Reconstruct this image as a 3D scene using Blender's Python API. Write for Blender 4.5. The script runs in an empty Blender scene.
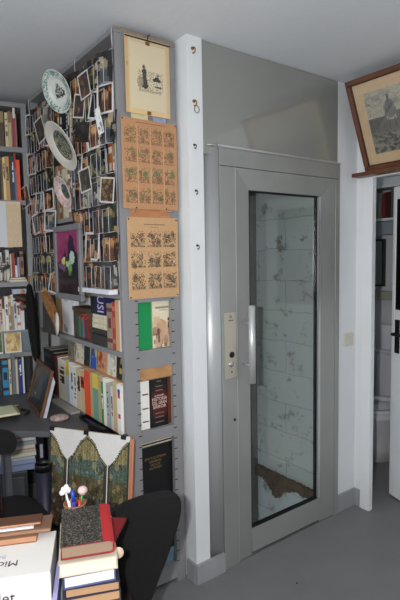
import bpy, bmesh, math, random
import numpy as np
from mathutils import Vector, Matrix
rnd = random.Random(7)
SC = bpy.context.scene
COL = SC.collection
pi = math.pi

# ------------------------------------------------------------------ camera
Rc = np.array([[.808, .067, -.586], [-.590, .061, -.805], [-.018, .996, .088]])
def _ortho():
    f = 492.
    a = np.array([878-200, -(244-300), -f]); a /= np.linalg.norm(a)
    b = np.array([-160-200, -(263-300), -f]); b /= np.linalg.norm(b)
    z = np.cross(a, b); z /= np.linalg.norm(z)
    b = np.cross(z, a)
    return np.array([a, b, z])
Rc = _ortho()
CAM = np.array([0, 0, 1.54])
FPX = 492.
def at(x, y, ax, v):
    """real point where the sight line of a photo pixel meets the plane ax = v (metres)"""
    d = Rc @ np.array([x-200, -(y-300), -FPX]); i = 'XYZ'.index(ax)
    return Vector(CAM + d*((v-CAM[i])/d[i]))
def along(A, D, px=None, py=None):
    """distance s along the line A + s*D at which it passes a given photo column or row"""
    a = Rc.T @ (np.array(A)-CAM); d = Rc.T @ np.array(D)
    if px is not None:
        k = (px-200)/FPX; return (-k*a[2]-a[0])/(d[0]+k*d[2])
    k = -(py-300)/FPX; return (-k*a[2]-a[1])/(d[1]+k*d[2])

cd = bpy.data.cameras.new('camera'); cam = bpy.data.objects.new('camera', cd); COL.objects.link(cam)
cd.sensor_fit = 'VERTICAL'; cd.sensor_height = 36; cd.lens = 36*FPX/600; cd.clip_start = .02
M = Matrix([list(r) for r in Rc]).to_4x4(); M.translation = Vector(CAM); cam.matrix_world = M
SC.camera = cam

# ------------------------------------------------------------------ materials
def lin(c):
    return tuple((v/12.92 if v <= .04045 else ((v+.055)/1.055)**2.4) for v in [x/255 for x in c[:3]])
MATS = {}
def mat(name, c, rough=.6, metal=0., noise=0., nscale=8., bump=0., bscale=60., c2=None, spec=.4, coat=0.):
    if name in MATS: return MATS[name]
    m = bpy.data.materials.new(name); m.use_nodes = True
    nt = m.node_tree; b = nt.nodes['Principled BSDF']
    b.inputs['Roughness'].default_value = rough; b.inputs['Metallic'].default_value = metal
    b.inputs['Specular IOR Level'].default_value = spec
    b.inputs['Coat Weight'].default_value = coat; b.inputs['Coat Roughness'].default_value = .08
    tc = nt.nodes.new('ShaderNodeTexCoord')
    n = nt.nodes.new('ShaderNodeTexNoise'); n.inputs['Scale'].default_value = nscale; n.inputs['Detail'].default_value = 5
    nt.links.new(tc.outputs['Object'], n.inputs['Vector'])
    r = nt.nodes.new('ShaderNodeValToRGB'); a = lin(c)
    if c2: q = lin(c2); p = a
    else:
        p = tuple(v*(1-noise) for v in a); q = tuple(min(1, v*(1+noise)) for v in a)
    r.color_ramp.elements[0].position = .35; r.color_ramp.elements[1].position = .65
    r.color_ramp.elements[0].color = (*p, 1); r.color_ramp.elements[1].color = (*q, 1)
    nt.links.new(n.outputs['Fac'], r.inputs['Fac']); nt.links.new(r.outputs['Color'], b.inputs['Base Color'])
    if bump:
        n2 = nt.nodes.new('ShaderNodeTexNoise'); n2.inputs['Scale'].default_value = bscale; n2.inputs['Detail'].default_value = 4
        nt.links.new(tc.outputs['Object'], n2.inputs['Vector'])
        bp = nt.nodes.new('ShaderNodeBump'); bp.inputs['Strength'].default_value = bump; bp.inputs['Distance'].default_value = .004
        nt.links.new(n2.outputs['Fac'], bp.inputs['Height']); nt.links.new(bp.outputs['Normal'], b.inputs['Normal'])
    MATS[name] = m; return m
def printed(name, rough=.5, coat=0., spec=.4):
    if name in MATS: return MATS[name]
    m = bpy.data.materials.new(name); m.use_nodes = True; nt = m.node_tree; b = nt.nodes['Principled BSDF']
    a = nt.nodes.new('ShaderNodeAttribute'); a.attribute_name = 'Col'
    nt.links.new(a.outputs['Color'], b.inputs['Base Color'])
    b.inputs['Roughness'].default_value = rough; b.inputs['Coat Weight'].default_value = coat; b.inputs['Specular IOR Level'].default_value = spec
    b.inputs['Coat Roughness'].default_value = .06
    MATS[name] = m; return m
def glassmat(name, tint, fac=.08, rough=.01):
    m = bpy.data.materials.new(name); m.use_nodes = True; nt = m.node_tree; nt.nodes.clear()
    o = nt.nodes.new('ShaderNodeOutputMaterial'); mx = nt.nodes.new('ShaderNodeMixShader')
    t = nt.nodes.new('ShaderNodeBsdfTransparent'); t.inputs[0].default_value = (*tint, 1)
    g = nt.nodes.new('ShaderNodeBsdfGlossy'); g.inputs['Roughness'].default_value = rough
    fr = nt.nodes.new('ShaderNodeLayerWeight'); fr.inputs['Blend'].default_value = .5
    pw = nt.nodes.new('ShaderNodeMath'); pw.operation = 'POWER'; pw.inputs[1].default_value = 4.5
    ma = nt.nodes.new('ShaderNodeMath'); ma.operation = 'MULTIPLY_ADD'; ma.inputs[1].default_value = .8; ma.inputs[2].default_value = fac*.5
    nt.links.new(fr.outputs['Facing'], pw.inputs[0]); nt.links.new(pw.outputs[0], ma.inputs[0]); nt.links.new(ma.outputs[0], mx.inputs[0])
    nt.links.new(t.outputs[0], mx.inputs[1]); nt.links.new(g.outputs[0], mx.inputs[2]); nt.links.new(mx.outputs[0], o.inputs[0])
    return m

WHITE = mat('white_paint', (226, 228, 229), .55, noise=.02, nscale=3, bump=.15, bscale=90)
WALLW = mat('white_plaster', (221, 224, 226), .7, noise=.03, nscale=2.5, bump=.35, bscale=40)
CEIL = mat('ceiling_paint', (212, 215, 219), .8, noise=.02, nscale=2, bump=.3, bscale=35)
FLOOR = mat('grey_vinyl', (120, 120, 122), .45, noise=.05, nscale=5, bump=.08, bscale=120, spec=.35)
BASEG = mat('grey_skirting', (150, 152, 155), .5, noise=.05, nscale=10)
SHELFG = mat('grey_enamel_steel', (134, 134, 136), .5, noise=.04, nscale=6, spec=.4)
SLOT = mat('slot_dark', (24, 24, 26), .8)
ALU = mat('brushed_aluminium', (158, 160, 157), .42, metal=.45, noise=.04, nscale=4, bump=.05, bscale=200)
ALUL = mat('bright_aluminium', (205, 207, 208), .3, metal=.7, noise=.02)
PANEL = mat('grey_gloss_panel', (134, 135, 131), .35, metal=.0, noise=.03, nscale=2, spec=.5, coat=1.)
PANEL.node_tree.nodes['Principled BSDF'].inputs['Coat Roughness'].default_value = .04; PANEL.node_tree.nodes['Principled BSDF'].inputs['Coat IOR'].default_value = 1.9
CHROME = mat('chrome', (215, 215, 215), .15, metal=1.)
STEELP = mat('satin_steel_plate', (196, 188, 172), .35, metal=.7)
BLACKP = mat('black_plastic', (14, 14, 16), .4, noise=.1)
BLACKF = mat('black_fabric', (15, 14, 15), .95, noise=.25, nscale=120, bump=.5, bscale=300)
RUBBER = mat('black_rubber', (12, 12, 13), .7)
BRASS = mat('brass', (150, 118, 66), .35, metal=.9)
DBRASS = mat('dark_brass', (60, 48, 34), .45, metal=.8)
WOODR = mat('reddish_wood', (100, 60, 40), .45, noise=.25, nscale=14, coat=.2)
WOODT = mat('light_wood', (176, 132, 88), .55, noise=.2, nscale=10)
PAGES = mat('page_edges', (214, 204, 180), .8, noise=.12, nscale=60)
PAGEW = mat('white_page', (232, 230, 224), .6, noise=.02)
WIRE = mat('white_coated_wire', (186, 186, 194), .4, noise=.03)
PR = printed('printed_matt', .55)
PRG = printed('printed_glossy', .3, .3)
PRD = printed('printed_ceramic', .25, .4)

# ------------------------------------------------------------------ mesh building
class MB:
    def __init__(s): s.v = []; s.f = []; s.m = []; s.sm = []; s.c = []
    def add(s, vs, fs, mi=0, smooth=False, col=None):
        o = len(s.v); s.v += [tuple(v) for v in vs]
        for k, f in enumerate(fs):
            s.f.append([i+o for i in f]); s.m.append(mi); s.sm.append(smooth)
            s.c.append(col[k] if isinstance(col, list) else col)
        return s
    def box(s, x0, x1, y0, y1, z0, z1, mi=0, col=None, M=None):
        vs = [(x, y, z) for x in (x0, x1) for y in (y0, y1) for z in (z0, z1)]
        if M is not None: vs = [M @ Vector(v) for v in vs]
        return s.add(vs, [(0, 1, 3, 2), (4, 6, 7, 5), (0, 4, 5, 1), (2, 3, 7, 6), (0, 2, 6, 4), (1, 5, 7, 3)], mi, False, col)
    def prism(s, pts, z0, z1, mi=0, M=None, col=None, smooth=False):
        """outline pts (x,y) extruded in z; M maps local to place"""
        n = len(pts); a = sum(pts[i][0]*pts[(i+1) % n][1]-pts[(i+1) % n][0]*pts[i][1] for i in range(n))
        if a < 0: pts = pts[::-1]
        vs = [(p[0], p[1], z0) for p in pts]+[(p[0], p[1], z1) for p in pts]
        if M is not None: vs = [M @ Vector(v) for v in vs]
        fs = [tuple(range(n-1, -1, -1)), tuple(range(n, 2*n))]+[(i, (i+1) % n, n+(i+1) % n, n+i) for i in range(n)]
        return s.add(vs, fs, mi, smooth, col)
    def tube(s, pts, r, n=8, mi=0, closed=False, col=None):
        pts = [Vector(p) for p in pts]; N = len(pts); rr = r if isinstance(r, (list, tuple)) else [r]*N
        vs = []; up = None
        for i, p in enumerate(pts):
            if closed: t = (pts[(i+1) % N]-pts[i-1])
            else: t = pts[min(i+1, N-1)]-pts[max(i-1, 0)]
            t.normalize()
            if up is None:
                up = Vector((0, 0, 1)) if abs(t.z) < .9 else Vector((1, 0, 0))
            u = (up-t*up.dot(t)); 
            if u.length < 1e-6: u = t.orthogonal()
            u.normalize(); w = t.cross(u); up = u
            for k in range(n):
                a = 2*pi*k/n; vs.append(p+(u*math.cos(a)+w*math.sin(a))*rr[i])
        fs = []
        for i in range(N if closed else N-1):
            j = (i+1) % N
            for k in range(n): fs.append((i*n+k, i*n+(k+1) % n, j*n+(k+1) % n, j*n+k))
        if not closed:
            fs.append(tuple(range(n-1, -1, -1))); fs.append(tuple((N-1)*n+k for k in range(n)))
        return s.add(vs, fs, mi, True, col)
    def lathe(s, prof, n=32, mi=0, M=None, col=None, colf=None):
        """profile (r,z) turned about z; colf(ring, seg) -> colour"""
        vs = []
        for r, z in prof:
            for k in range(n):
                a = 2*pi*k/n; vs.append(Vector((max(r, 1e-5)*math.cos(a), max(r, 1e-5)*math.sin(a), z)))
        if M is not None: vs = [M @ v for v in vs]
        fs = []; cc = []
        for i in range(len(prof)-1):
            for k in range(n):
                fs.append((i*n+k, i*n+(k+1) % n, (i+1)*n+(k+1) % n, (i+1)*n+k))
                cc.append(colf(i, k) if colf else col)
        return s.add(vs, fs, mi, True, cc)
    def sheet(s, W, H, img, x0=0., z0=0., y=0., mi=0, bend=None):
        """picture of img (rows from top) on the plane y, facing -y"""
        h, w = img.shape[:2]; vs = []
        for j in range(h+1):
            for i in range(w+1):
                yy = y+(bend(i/w, 1-j/h) if bend else 0)
                vs.append((x0+W*i/w, yy, z0+H*(1-j/h)))
        fs = []; cc = []
        for j in range(h):
            for i in range(w):
                a = j*(w+1)+i; fs.append((a, a+w+1, a+w+2, a+1)); cc.append(tuple(img[j, i]))
        return s.add(vs, fs, mi, bend is not None, cc)
    def build(s, name, mats, parent=None, M=None, link=True):
        me = bpy.data.meshes.new(name); me.from_pydata(s.v, [], s.f)
        if not isinstance(mats, (list, tuple)): mats = [mats]
        for m in mats: me.materials.append(m)
        me.polygons.foreach_set('material_index', s.m); me.polygons.foreach_set('use_smooth', s.sm)
        if any(c is not None for c in s.c):
            ca = me.color_attributes.new('Col', 'FLOAT_COLOR', 'CORNER'); buf = []
            for p, c in zip(me.polygons, s.c):
                c = lin(c) if c is not None else (.5, .5, .5)
                buf += [c[0], c[1], c[2], 1.]*p.loop_total
            ca.data.foreach_set('color', buf)
        me.update()
        o = bpy.data.objects.new(name, me); COL.objects.link(o)
        if parent is not None: o.parent = parent
        if M is not None:
            if parent is not None: o.matrix_local = M
            else: o.matrix_world = M
        return o
def bevel(o, w=.004, seg=2, ang=40):
    m = o.modifiers.new('bevel', 'BEVEL'); m.width = w; m.segments = seg; m.limit_method = 'ANGLE'; m.angle_limit = math.radians(ang)
    return o
def subd(o, l=2):
    m = o.modifiers.new('subdivision', 'SUBSURF'); m.levels = l; m.render_levels = l; return o
def frame(o, yaw=0., r=None, u=None):
    """placement: local x = right, y = into, z = up"""
    if r is None: r = Vector((math.cos(yaw), math.sin(yaw), 0)); u = Vector((0, 0, 1))
    r = Vector(r).normalized(); u = Vector(u).normalized(); y = u.cross(r).normalized(); u = r.cross(y)
    m = Matrix((r, y, u)).transposed().to_4x4(); m.translation = Vector(o); return m
def tag(o, label=None, cat=None, group=None, kind=None):
    if label: o['label'] = label
    if cat: o['category'] = cat
    if group: o['group'] = group
    if kind: o['kind'] = kind
    return o
def empty(name, M=None):
    o = bpy.data.objects.new(name, None); o.empty_display_size = .1; COL.objects.link(o)
    if M is not None: o.matrix_world = M
    return o
def T(x, y, z): return Matrix.Translation((x, y, z))
def text(s, size, material, parent, M, name='lettering', align='CENTER', sx=1., depth=.0003, wmax=None):
    cu = bpy.data.curves.new(name, 'FONT'); cu.body = s; cu.size = size; cu.align_x = align; cu.align_y = 'CENTER'
    cu.extrude = depth; cu.resolution_u = 2
    t = bpy.data.objects.new(name, cu); COL.objects.link(t)
    bpy.context.view_layer.update()
    me = bpy.data.meshes.new_from_object(t.evaluated_get(bpy.context.evaluated_depsgraph_get()))
    bpy.data.objects.remove(t)
    # text is drawn in xy: stand it up to face -y
    S = Matrix.Diagonal((sx, 1, 1, 1))
    me.transform(Matrix.Rotation(pi/2, 4, 'X') @ S)
    me.materials.clear(); me.materials.append(material)
    o = bpy.data.objects.new(name, me); COL.objects.link(o); o.parent = parent; o.matrix_local = M
    return o

# ------------------------------------------------------------------ painting small pictures (rows from top)
class Cv:
    def __init__(s, w, h, bg=(255, 255, 255), n=0, seed=0):
        s.w, s.h = w, h; s.a = np.ones((h, w, 3))*np.array(bg, float); s.r = np.random.RandomState(seed)
        s.yy, s.xx = np.mgrid[0:h, 0:w]; s.u = (s.xx+.5)/w; s.t = (s.yy+.5)/h
        if n: s.a += s.r.randn(h, w, 1)*n
    def rect(s, x0, y0, x1, y1, c, al=1.):
        m = (s.u >= x0) & (s.u < x1) & (s.t >= y0) & (s.t < y1); s.a[m] = s.a[m]*(1-al)+np.array(c)*al; return s
    def ell(s, cx, cy, rx, ry, c, al=1.):
        m = ((s.u-cx)/rx)**2+((s.t-cy)/ry)**2 < 1; s.a[m] = s.a[m]*(1-al)+np.array(c)*al; return s
    def poly(s, pts, c, al=1.):
        m = np.zeros((s.h, s.w), bool); n = len(pts)
        for i in range(n):
            (x1, y1), (x2, y2) = pts[i], pts[(i+1) % n]
            if y1 == y2: continue
            k = ((y1 > s.t) != (y2 > s.t)) & (s.u < (x2-x1)*(s.t-y1)/(y2-y1)+x1); m ^= k
        s.a[m] = s.a[m]*(1-al)+np.array(c)*al; return s
    def blobs(s, x0, y0, x1, y1, cols, n, r=(.02, .08), al=.8, asp=1.):
        for _ in range(n):
            q = s.r.uniform(*r); c = cols[s.r.randint(len(cols))]
            s.ell(s.r.uniform(x0, x1), s.r.uniform(y0, y1), q, q*asp*s.r.uniform(.6, 1.5), c, al)
        return s
    def speck(s, x0, y0, x1, y1, c, p=.5, al=.7):
        m = (s.u >= x0) & (s.u < x1) & (s.t >= y0) & (s.t < y1) & (s.r.rand(s.h, s.w) < p)
        s.a[m] = s.a[m]*(1-al)+np.array(c)*al; return s
    def get(s): return np.clip(s.a, 3, 250)
# ------------------------------------------------------------------ the room shell
H = 2.49; YW = 1.81; XR = 2.47; XL = -1.9; YB = -2.3; YF = 3.5
def struct(name, mb, m, parent=None):
    o = mb.build(name, m, parent)
    if parent is None: o['kind'] = 'structure'
    return o
struct('floor', MB().box(XL-.1, 4.1, YB-.1, YW, -.05, 0).box(XL-.1, 1.35, YW, YF+.1, -.05, 0).box(2.47, 4.1, YW, 2.8, -.05, 0), FLOOR)
struct('ceiling', MB().box(XL-.1, 4.1, YB-.1, YF+.1, H, H+.1), CEIL)
# pier between bookshelf and lift, running back behind the shelf
struct('wall_pier', MB().box(1.262, 1.343, 1.80, YF, 0, H), WALLW)
struct('wall_far', MB().box(XL, 1.262, YF, YF+.1, 0, H), WALLW)
struct('wall_left', MB().box(XL-.1, XL, YB, .2, 0, H).box(XL-.1, XL, 1.6, YF, 0, H).box(XL-.1, XL, .2, 1.6, 0, .9).box(XL-.1, XL, .2, 1.6, 2.1, H), WALLW)
struct('wall_back', MB().box(XL, XR+.1, YB-.1, YB, 0, H), WALLW)
struct('wall_front', MB().box(2.285, 2.47, YW+.005, YW+.1, 0, H), WALLW)
D0, D1, DT = .985, 1.70, 1.965
struct('wall_right', MB().box(XR, XR+.1, YB, D0-.065, 0, H).box(XR, XR+.1, D1+.065, YW+.1, 0, H).box(XR, XR+.1, D0-.065, D1+.065, DT+.03, H), WALLW)
# glossy grey filler panel over the lift door
struct('trim_1', MB().box(1.343, 2.285, YW, YW+.03, 2.0, H-.003), PANEL)
# invented window on the left, out of frame, added to admit fill light
w = tag(empty('fill_window_1'), kind='structure')
wf = MB()
for y in (.2, .88, 1.55): wf.box(XL-.08, XL-.03, y, y+.05, .9, 2.1)
for z in (.9, 2.05): wf.box(XL-.08, XL-.03, .2, 1.6, z, z+.05)
wf.build('fill_window_frame', WHITE, w)
MB().box(XL-.06, XL-.055, .25, 1.55, .95, 2.05).build('pane', glassmat('fill_window_glass', (.95, .97, .97)), w)
# baseboards
bb = MB().box(1.255, 1.425, 1.785, 1.80, 0, .095).box(1.25, 1.262, 1.80, 1.865, 0, .095)
struct('baseboard_pier', bb, BASEG)
struct('baseboard_front', MB().box(2.292, 2.458, YW-.008, YW+.005, 0, .105), BASEG)
struct('baseboard_right', MB().box(2.458, 2.47, 1.772, YW+.005, 0, .105).box(2.458, 2.47, YB, D0-.07, 0, .105), BASEG)

# ------------------------------------------------------------------ lift door
lift = tag(empty('door_1', T(1.43, 1.795, 0)), kind='structure')
X0, X1, ZT = 1.43, 2.29, 2.036
LX0, LX1, LZ1 = 1.525, 2.252, 1.953
def local(mb):  # world coords -> lift coords
    mb.v = [(v[0]-1.43, v[1]-1.795, v[2]) for v in mb.v]; return mb
fr = MB().box(X0, LX0-.002, 1.795, 1.90, 0, ZT-.083).box(LX1+.002, X1, 1.795, 1.90, 0, ZT-.083).box(X0, X1, 1.795, 1.90, ZT-.081, ZT)
bevel(local(fr).build('door_frame', ALU, lift), .002)
# raised bright rim along the top and the rounded cover profile on the left
rim = MB().box(X0-.01, X1, 1.788, 1.83, ZT, ZT+.009)
local(rim).build('top_rim', ALUL, lift)
cp = []
for i in range(11):
    a = i/10*pi/2; cp.append((1.425-.072*math.cos(a)+.0, 1.862-.062*math.sin(a)))
cp = [(1.4285, 1.90)]+[(1.353, 1.90)]+cp+[(1.4285, 1.80)]
pr = MB().prism(cp, 0.0, ZT-.01, smooth=False)
for k in range(len(pr.sm)):
    pr.sm[k] = len(pr.f[k]) == 4
local(pr).build('cover_profile', mat('pale_profile', (182, 184, 186), .4, metal=.35), lift)
hk = MB().tube([(1.40, 1.80, ZT), (1.40, 1.79, ZT+.015), (1.40, 1.785, ZT+.02)], .003).tube([(1.365, 1.80, ZT+.004), (1.43, 1.79, ZT+.006)], .003)
local(hk).build('top_bracket', CHROME, lift)
# leaf: four mitred rails round the pane
leaf = local(MB().box(LX0+.01, LX1-.01, 1.815, 1.84, .01, .03)).build('door_leaf', ALU, lift)
GX0, GX1, GZ0, GZ1 = 1.622, 2.116, .150, 1.848
def rail(o0, o1, i1, i0, name):
    # outer edge o0-o1, inner edge i0-i1, face sloping to the glass
    yo, yi, yb = 1.797, 1.806, 1.84
    vs = [(o0[0], yo, o0[1]), (o1[0], yo, o1[1]), (i1[0], yi, i1[1]), (i0[0], yi, i0[1])]
    vs += [(v[0], yb, v[2]) for v in vs]
    f = [(0, 1, 2, 3), (7, 6, 5, 4), (0, 4, 5, 1), (1, 5, 6, 2), (2, 6, 7, 3), (3, 7, 4, 0)]
    b = MB().add(vs, f); o = local(b).build(name, ALU, leaf)
    me = o.data; bm = bmesh.new(); bm.from_mesh(me); bmesh.ops.recalc_face_normals(bm, faces=bm.faces); bm.to_mesh(me); bm.free()
    return bevel(o, .0015)
A = (LX0, .008); B = (LX1, .008); C = (LX1, LZ1); D = (LX0, LZ1)
a = (GX0-.006, GZ0-.006); b = (GX1+.022, GZ0-.006); c = (GX1+.022, GZ1+.006); d = (GX0-.006, GZ1+.006)
rail(D, C, c, d, 'top_rail'); rail((a[0]+.001, .022), (b[0]-.001, .022), (b[0]-.001, b[1]), (a[0]+.001, a[1]), 'bottom_rail')
rail(A, D, d, (a[0], .008), 'stile'); rail(B, C, c, (b[0], .008), 'stile')
g = MB()
for (x0, x1, z0, z1) in ((GX0-.006, GX1+.006, GZ0-.006, GZ0), (GX0-.006, GX1+.006, GZ1, GZ1+.006), (GX0-.006, GX0, GZ0, GZ1), (GX1, GX1+.006, GZ0, GZ1)):
    g.box(x0, x1, 1.808 if x0 < GX1 else 1.815, 1.835, z0, z1)
local(g).build('gasket', RUBBER, leaf)
local(MB().box(LX0-.0035, LX0-.0002, 1.7945, 1.80, .005, LZ1)).build('edge_strip', ALUL, leaf)
local(MB().box(GX1+.006, GX1+.022, 1.803, 1.835, GZ0-.004, GZ1+.004)).build('glazing_bead', ALUL, leaf)
local(MB().box(GX0, GX1, 1.818, 1.824, GZ0, GZ1)).build('pane', glassmat('lift_glass', (.95, .985, .98)), leaf)
hd = MB().tube([(1.572, 1.742, .925), (1.572, 1.742, 1.302)], .0165, 20)
for z in (1.01, 1.215): hd.tube([(1.572, 1.742, z), (1.572, 1.80, z)], .006, 10)
local(hd).build('handle', mat('satin_handle', (200, 202, 204), .35, metal=.5), leaf)
local(MB().box(LX0+.02, LX1, 1.80, 1.835, 0.001, .008)).build('threshold', CHROME, lift)
pl = local(MB().box(1.445, 1.516, 1.7925, 1.796, .952, 1.272)).build('control_plate', STEELP, lift); bevel(pl, .003)
def disc(x, z, r, y0, y1, name, m, par):
    q = MB().lathe([(0, 0), (r*.9, 0), (r, .0015), (r, y1-y0), (0, y1-y0)], 20, M=frame((x, y0, z)) @ Matrix.Rotation(-pi/2, 4, 'X'))
    return local(q).build(name, m, par)
disc(1.487, 1.068, .015, 1.7885, 1.7925, 'call_button', BLACKP, pl)
disc(1.484, 1.022, .015, 1.7895, 1.7925, 'light_button', CHROME, pl)
disc(1.486, .985, .004, 1.791, 1.7925, 'screw', BLACKP, pl)
INKD = mat('dark_ink', (70, 62, 52), .6)
em = MB().tube([(.052+.006*math.cos(t*pi/6), -.0035, 1.252+.006*math.sin(t*pi/6)) for t in range(12)], .0012, 5, closed=True)
em.box(.038, .066, -.0035, -.0028, 1.232, 1.236); em.build('emblem', INKD, pl)
disc(1.502, .745, .007, 1.792, 1.795, 'keyhole', BLACKP, lift)

# shaft behind the glass: painted concrete blocks
def block_mat():
    m = bpy.data.materials.new('painted_concrete_blocks'); m.use_nodes = True; nt = m.node_tree; b = nt.nodes['Principled BSDF']
    b.inputs['Roughness'].default_value = .85
    L = nt.links.new; N = nt.nodes.new
    tc = N('ShaderNodeTexCoord'); mp = N('ShaderNodeMapping'); mp.inputs['Rotation'].default_value = (pi/2, 0, pi/2)
    sx = N('ShaderNodeSeparateXYZ'); cx = N('ShaderNodeCombineXYZ'); L(tc.outputs['Object'], sx.inputs[0])
    L(sx.outputs['Y'], cx.inputs['X']); L(sx.outputs['Z'], cx.inputs['Y'])
    nd = N('ShaderNodeTexNoise'); nd.inputs['Scale'].default_value = 5; nd.inputs['Detail'].default_value = 4; L(cx.outputs[0], nd.inputs['Vector'])
    va = N('ShaderNodeVectorMath'); va.operation = 'MULTIPLY_ADD'; va.inputs[1].default_value = (.05, .05, 0)
    L(nd.outputs['Color'], va.inputs[0]); L(cx.outputs[0], va.inputs[2])
    br = N('ShaderNodeTexBrick'); L(va.outputs[0], br.inputs['Vector'])
    br.inputs['Scale'].default_value = 1; br.inputs['Brick Width'].default_value = .5; br.inputs['Row Height'].default_value = .2
    br.inputs['Mortar Size'].default_value = .0022; br.inputs['Mortar Smooth'].default_value = .3
    br.inputs['Color1'].default_value = (*lin((216, 222, 220)), 1); br.inputs['Color2'].default_value = (*lin((206, 214, 212)), 1)
    br.inputs['Mortar'].default_value = (*lin((172, 172, 162)), 1)
    n2 = N('ShaderNodeTexNoise'); n2.inputs['Scale'].default_value = 9; n2.inputs['Detail'].default_value = 8; n2.inputs['Roughness'].default_value = .7
    L(cx.outputs[0], n2.inputs['Vector'])
    r2 = N('ShaderNodeValToRGB'); r2.color_ramp.elements[0].position = .55; r2.color_ramp.elements[0].color = (0, 0, 0, 1); r2.color_ramp.elements[1].position = .64
    L(n2.outputs['Fac'], r2.inputs['Fac'])
    mx = N('ShaderNodeMix'); mx.data_type = 'RGBA'; L(r2.outputs[0], mx.inputs['Factor']); L(br.outputs['Color'], mx.inputs[6]); mx.inputs[7].default_value = (*lin((150, 146, 130)), 1)
    n3 = N('ShaderNodeTexNoise'); n3.inputs['Scale'].default_value = 1.6; L(cx.outputs[0], n3.inputs['Vector'])
    m2 = N('ShaderNodeMix'); m2.data_type = 'RGBA'; m2.blend_type = 'MULTIPLY'; m2.inputs['Factor'].default_value = .35
    L(mx.outputs[2], m2.inputs[6]); L(n3.outputs['Color'], m2.inputs[7])
    hs = N('ShaderNodeHueSaturation'); hs.inputs['Saturation'].default_value = .5; hs.inputs['Value'].default_value = 1.15; L(m2.outputs[2], hs.inputs['Color'])
    L(hs.outputs[0], b.inputs['Base Color'])
    bp = N('ShaderNodeBump'); bp.inputs['Strength'].default_value = .5; bp.inputs['Distance'].default_value = .01; L(br.outputs['Fac'], bp.inputs['Height']); bp.invert = True
    L(bp.outputs[0], b.inputs['Normal'])
    return m
BLK = block_mat()
struct('wall_shaft_right', MB().box(2.30, 2.46, 1.92, 2.6, -.9, H), BLK)
struct('wall_shaft_left', MB().box(1.351, 1.37, 1.92, 2.6, -.9, H), BLK)
struct('wall_shaft_back', MB().box(1.37, 2.30, 2.5, 2.6, -.9, H), mat('brown_grey_render', (104, 98, 88), .9, noise=.2, nscale=4))
struct('floor_shaft', MB().box(1.37, 2.30, 1.92, 2.5, -.95, -.9), mat('bare_concrete', (120, 112, 100), .9, noise=.2))
# bare brown concrete slab edge running along the shaft wall, with a broken piece
se = MB(); RS = random.Random(3); n = 60
for i in range(n):
    y0 = 1.93+i*(.57/n); y1 = y0+.57/n
    lo = .005+RS.uniform(-.012, .012)-(.10*math.exp(-((y0-2.30)/.075)**2)); hi = .07+RS.uniform(-.004, .006)
    se.box(2.275+RS.uniform(-.006, .006), 2.30, y0, y1, lo, hi)
struct('trim_shaft_ledge', se, mat('raw_brown_concrete', (104, 84, 64), .95, noise=.3, nscale=20, bump=.6))

# ------------------------------------------------------------------ bathroom door opening
tr = MB().box(2.456, 2.492, D1, D1+.066, 0, DT+.02).box(2.456, 2.492, D0-.066, D0, 0, DT+.03).box(2.456, 2.492, D0, D1, DT, DT+.03)
pass
bevel(struct('trim_2', tr, WHITE), .003)
st = MB().box(2.4925, 2.497, D1+.004, D1+.03, 1.0, 1.12).tube([(2.50, D1+.01, .99), (2.50, D1+.01, 1.10)], .007)
struct('trim_3', st, BLACKP)
# the leaf, ajar into the bathroom
hinge = Vector((2.502, 1.03)); free = Vector((2.729, 1.744)); dd = (free-hinge).normalized()
Lw = (free-hinge).length
DM = Matrix(((dd.x, -dd.y, 0, hinge.x), (dd.y, dd.x, 0, hinge.y), (0, 0, 1, 0), (0, 0, 0, 1)))   # local x to the free edge, y towards the room
d2 = tag(empty('door_2', DM), kind='structure')
lf = MB().box(0, Lw, -.04, 0, .012, .98).box(0, .09, -.04, 0, .98, 1.935).box(Lw-.028, Lw, -.04, 0, .98, 1.935).box(0.09, Lw-.028, -.04, 0, 1.86, 1.935)
lf.box(.09, Lw-.028, -.04, 0, .98, 1.195)
lf = lf.build('door_leaf', WHITE, d2); bevel(lf, .004)
MB().box(.09, Lw-.028, -.02, -.004, 1.195, 1.86).build('dark_pane', mat('dark_glass', (10, 9, 11), .4, spec=.15), d2)
hd = MB().box(Lw-.075, Lw-.04, 0, .008, .93, 1.135)
hd.tube([(Lw-.058, .006, 1.05), (Lw-.058, .045, 1.05), (Lw-.07, .05, 1.05), (Lw-.18, .05, 1.055)], .009, 10)
hd.build('door_handle', BLACKP, d2)
MB().tube([(Lw-.058, .0, 1.05), (Lw-.058, -.09, 1.05), (Lw-.07, -.095, 1.05), (Lw-.18, -.095, 1.05)], .009, 10).build('door_handle', BLACKP, d2)

# bathroom shell
struct('wall_bathroom_back', MB().box(2.57, 3.74, 2.66, 2.76, 0, H), mat('bathroom_wall', (196, 198, 204), .6, noise=.02))
struct('wall_bathroom_far', MB().box(3.64, 3.74, .3, 2.66, 0, H), WALLW)
struct('wall_bathroom_near', MB().box(2.57, 3.64, .2, .3, 0, H), WALLW)
struct('wall_bathroom_side', MB().box(2.47, 2.57, YW+.1, 2.66, 0, H), WALLW)

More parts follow.
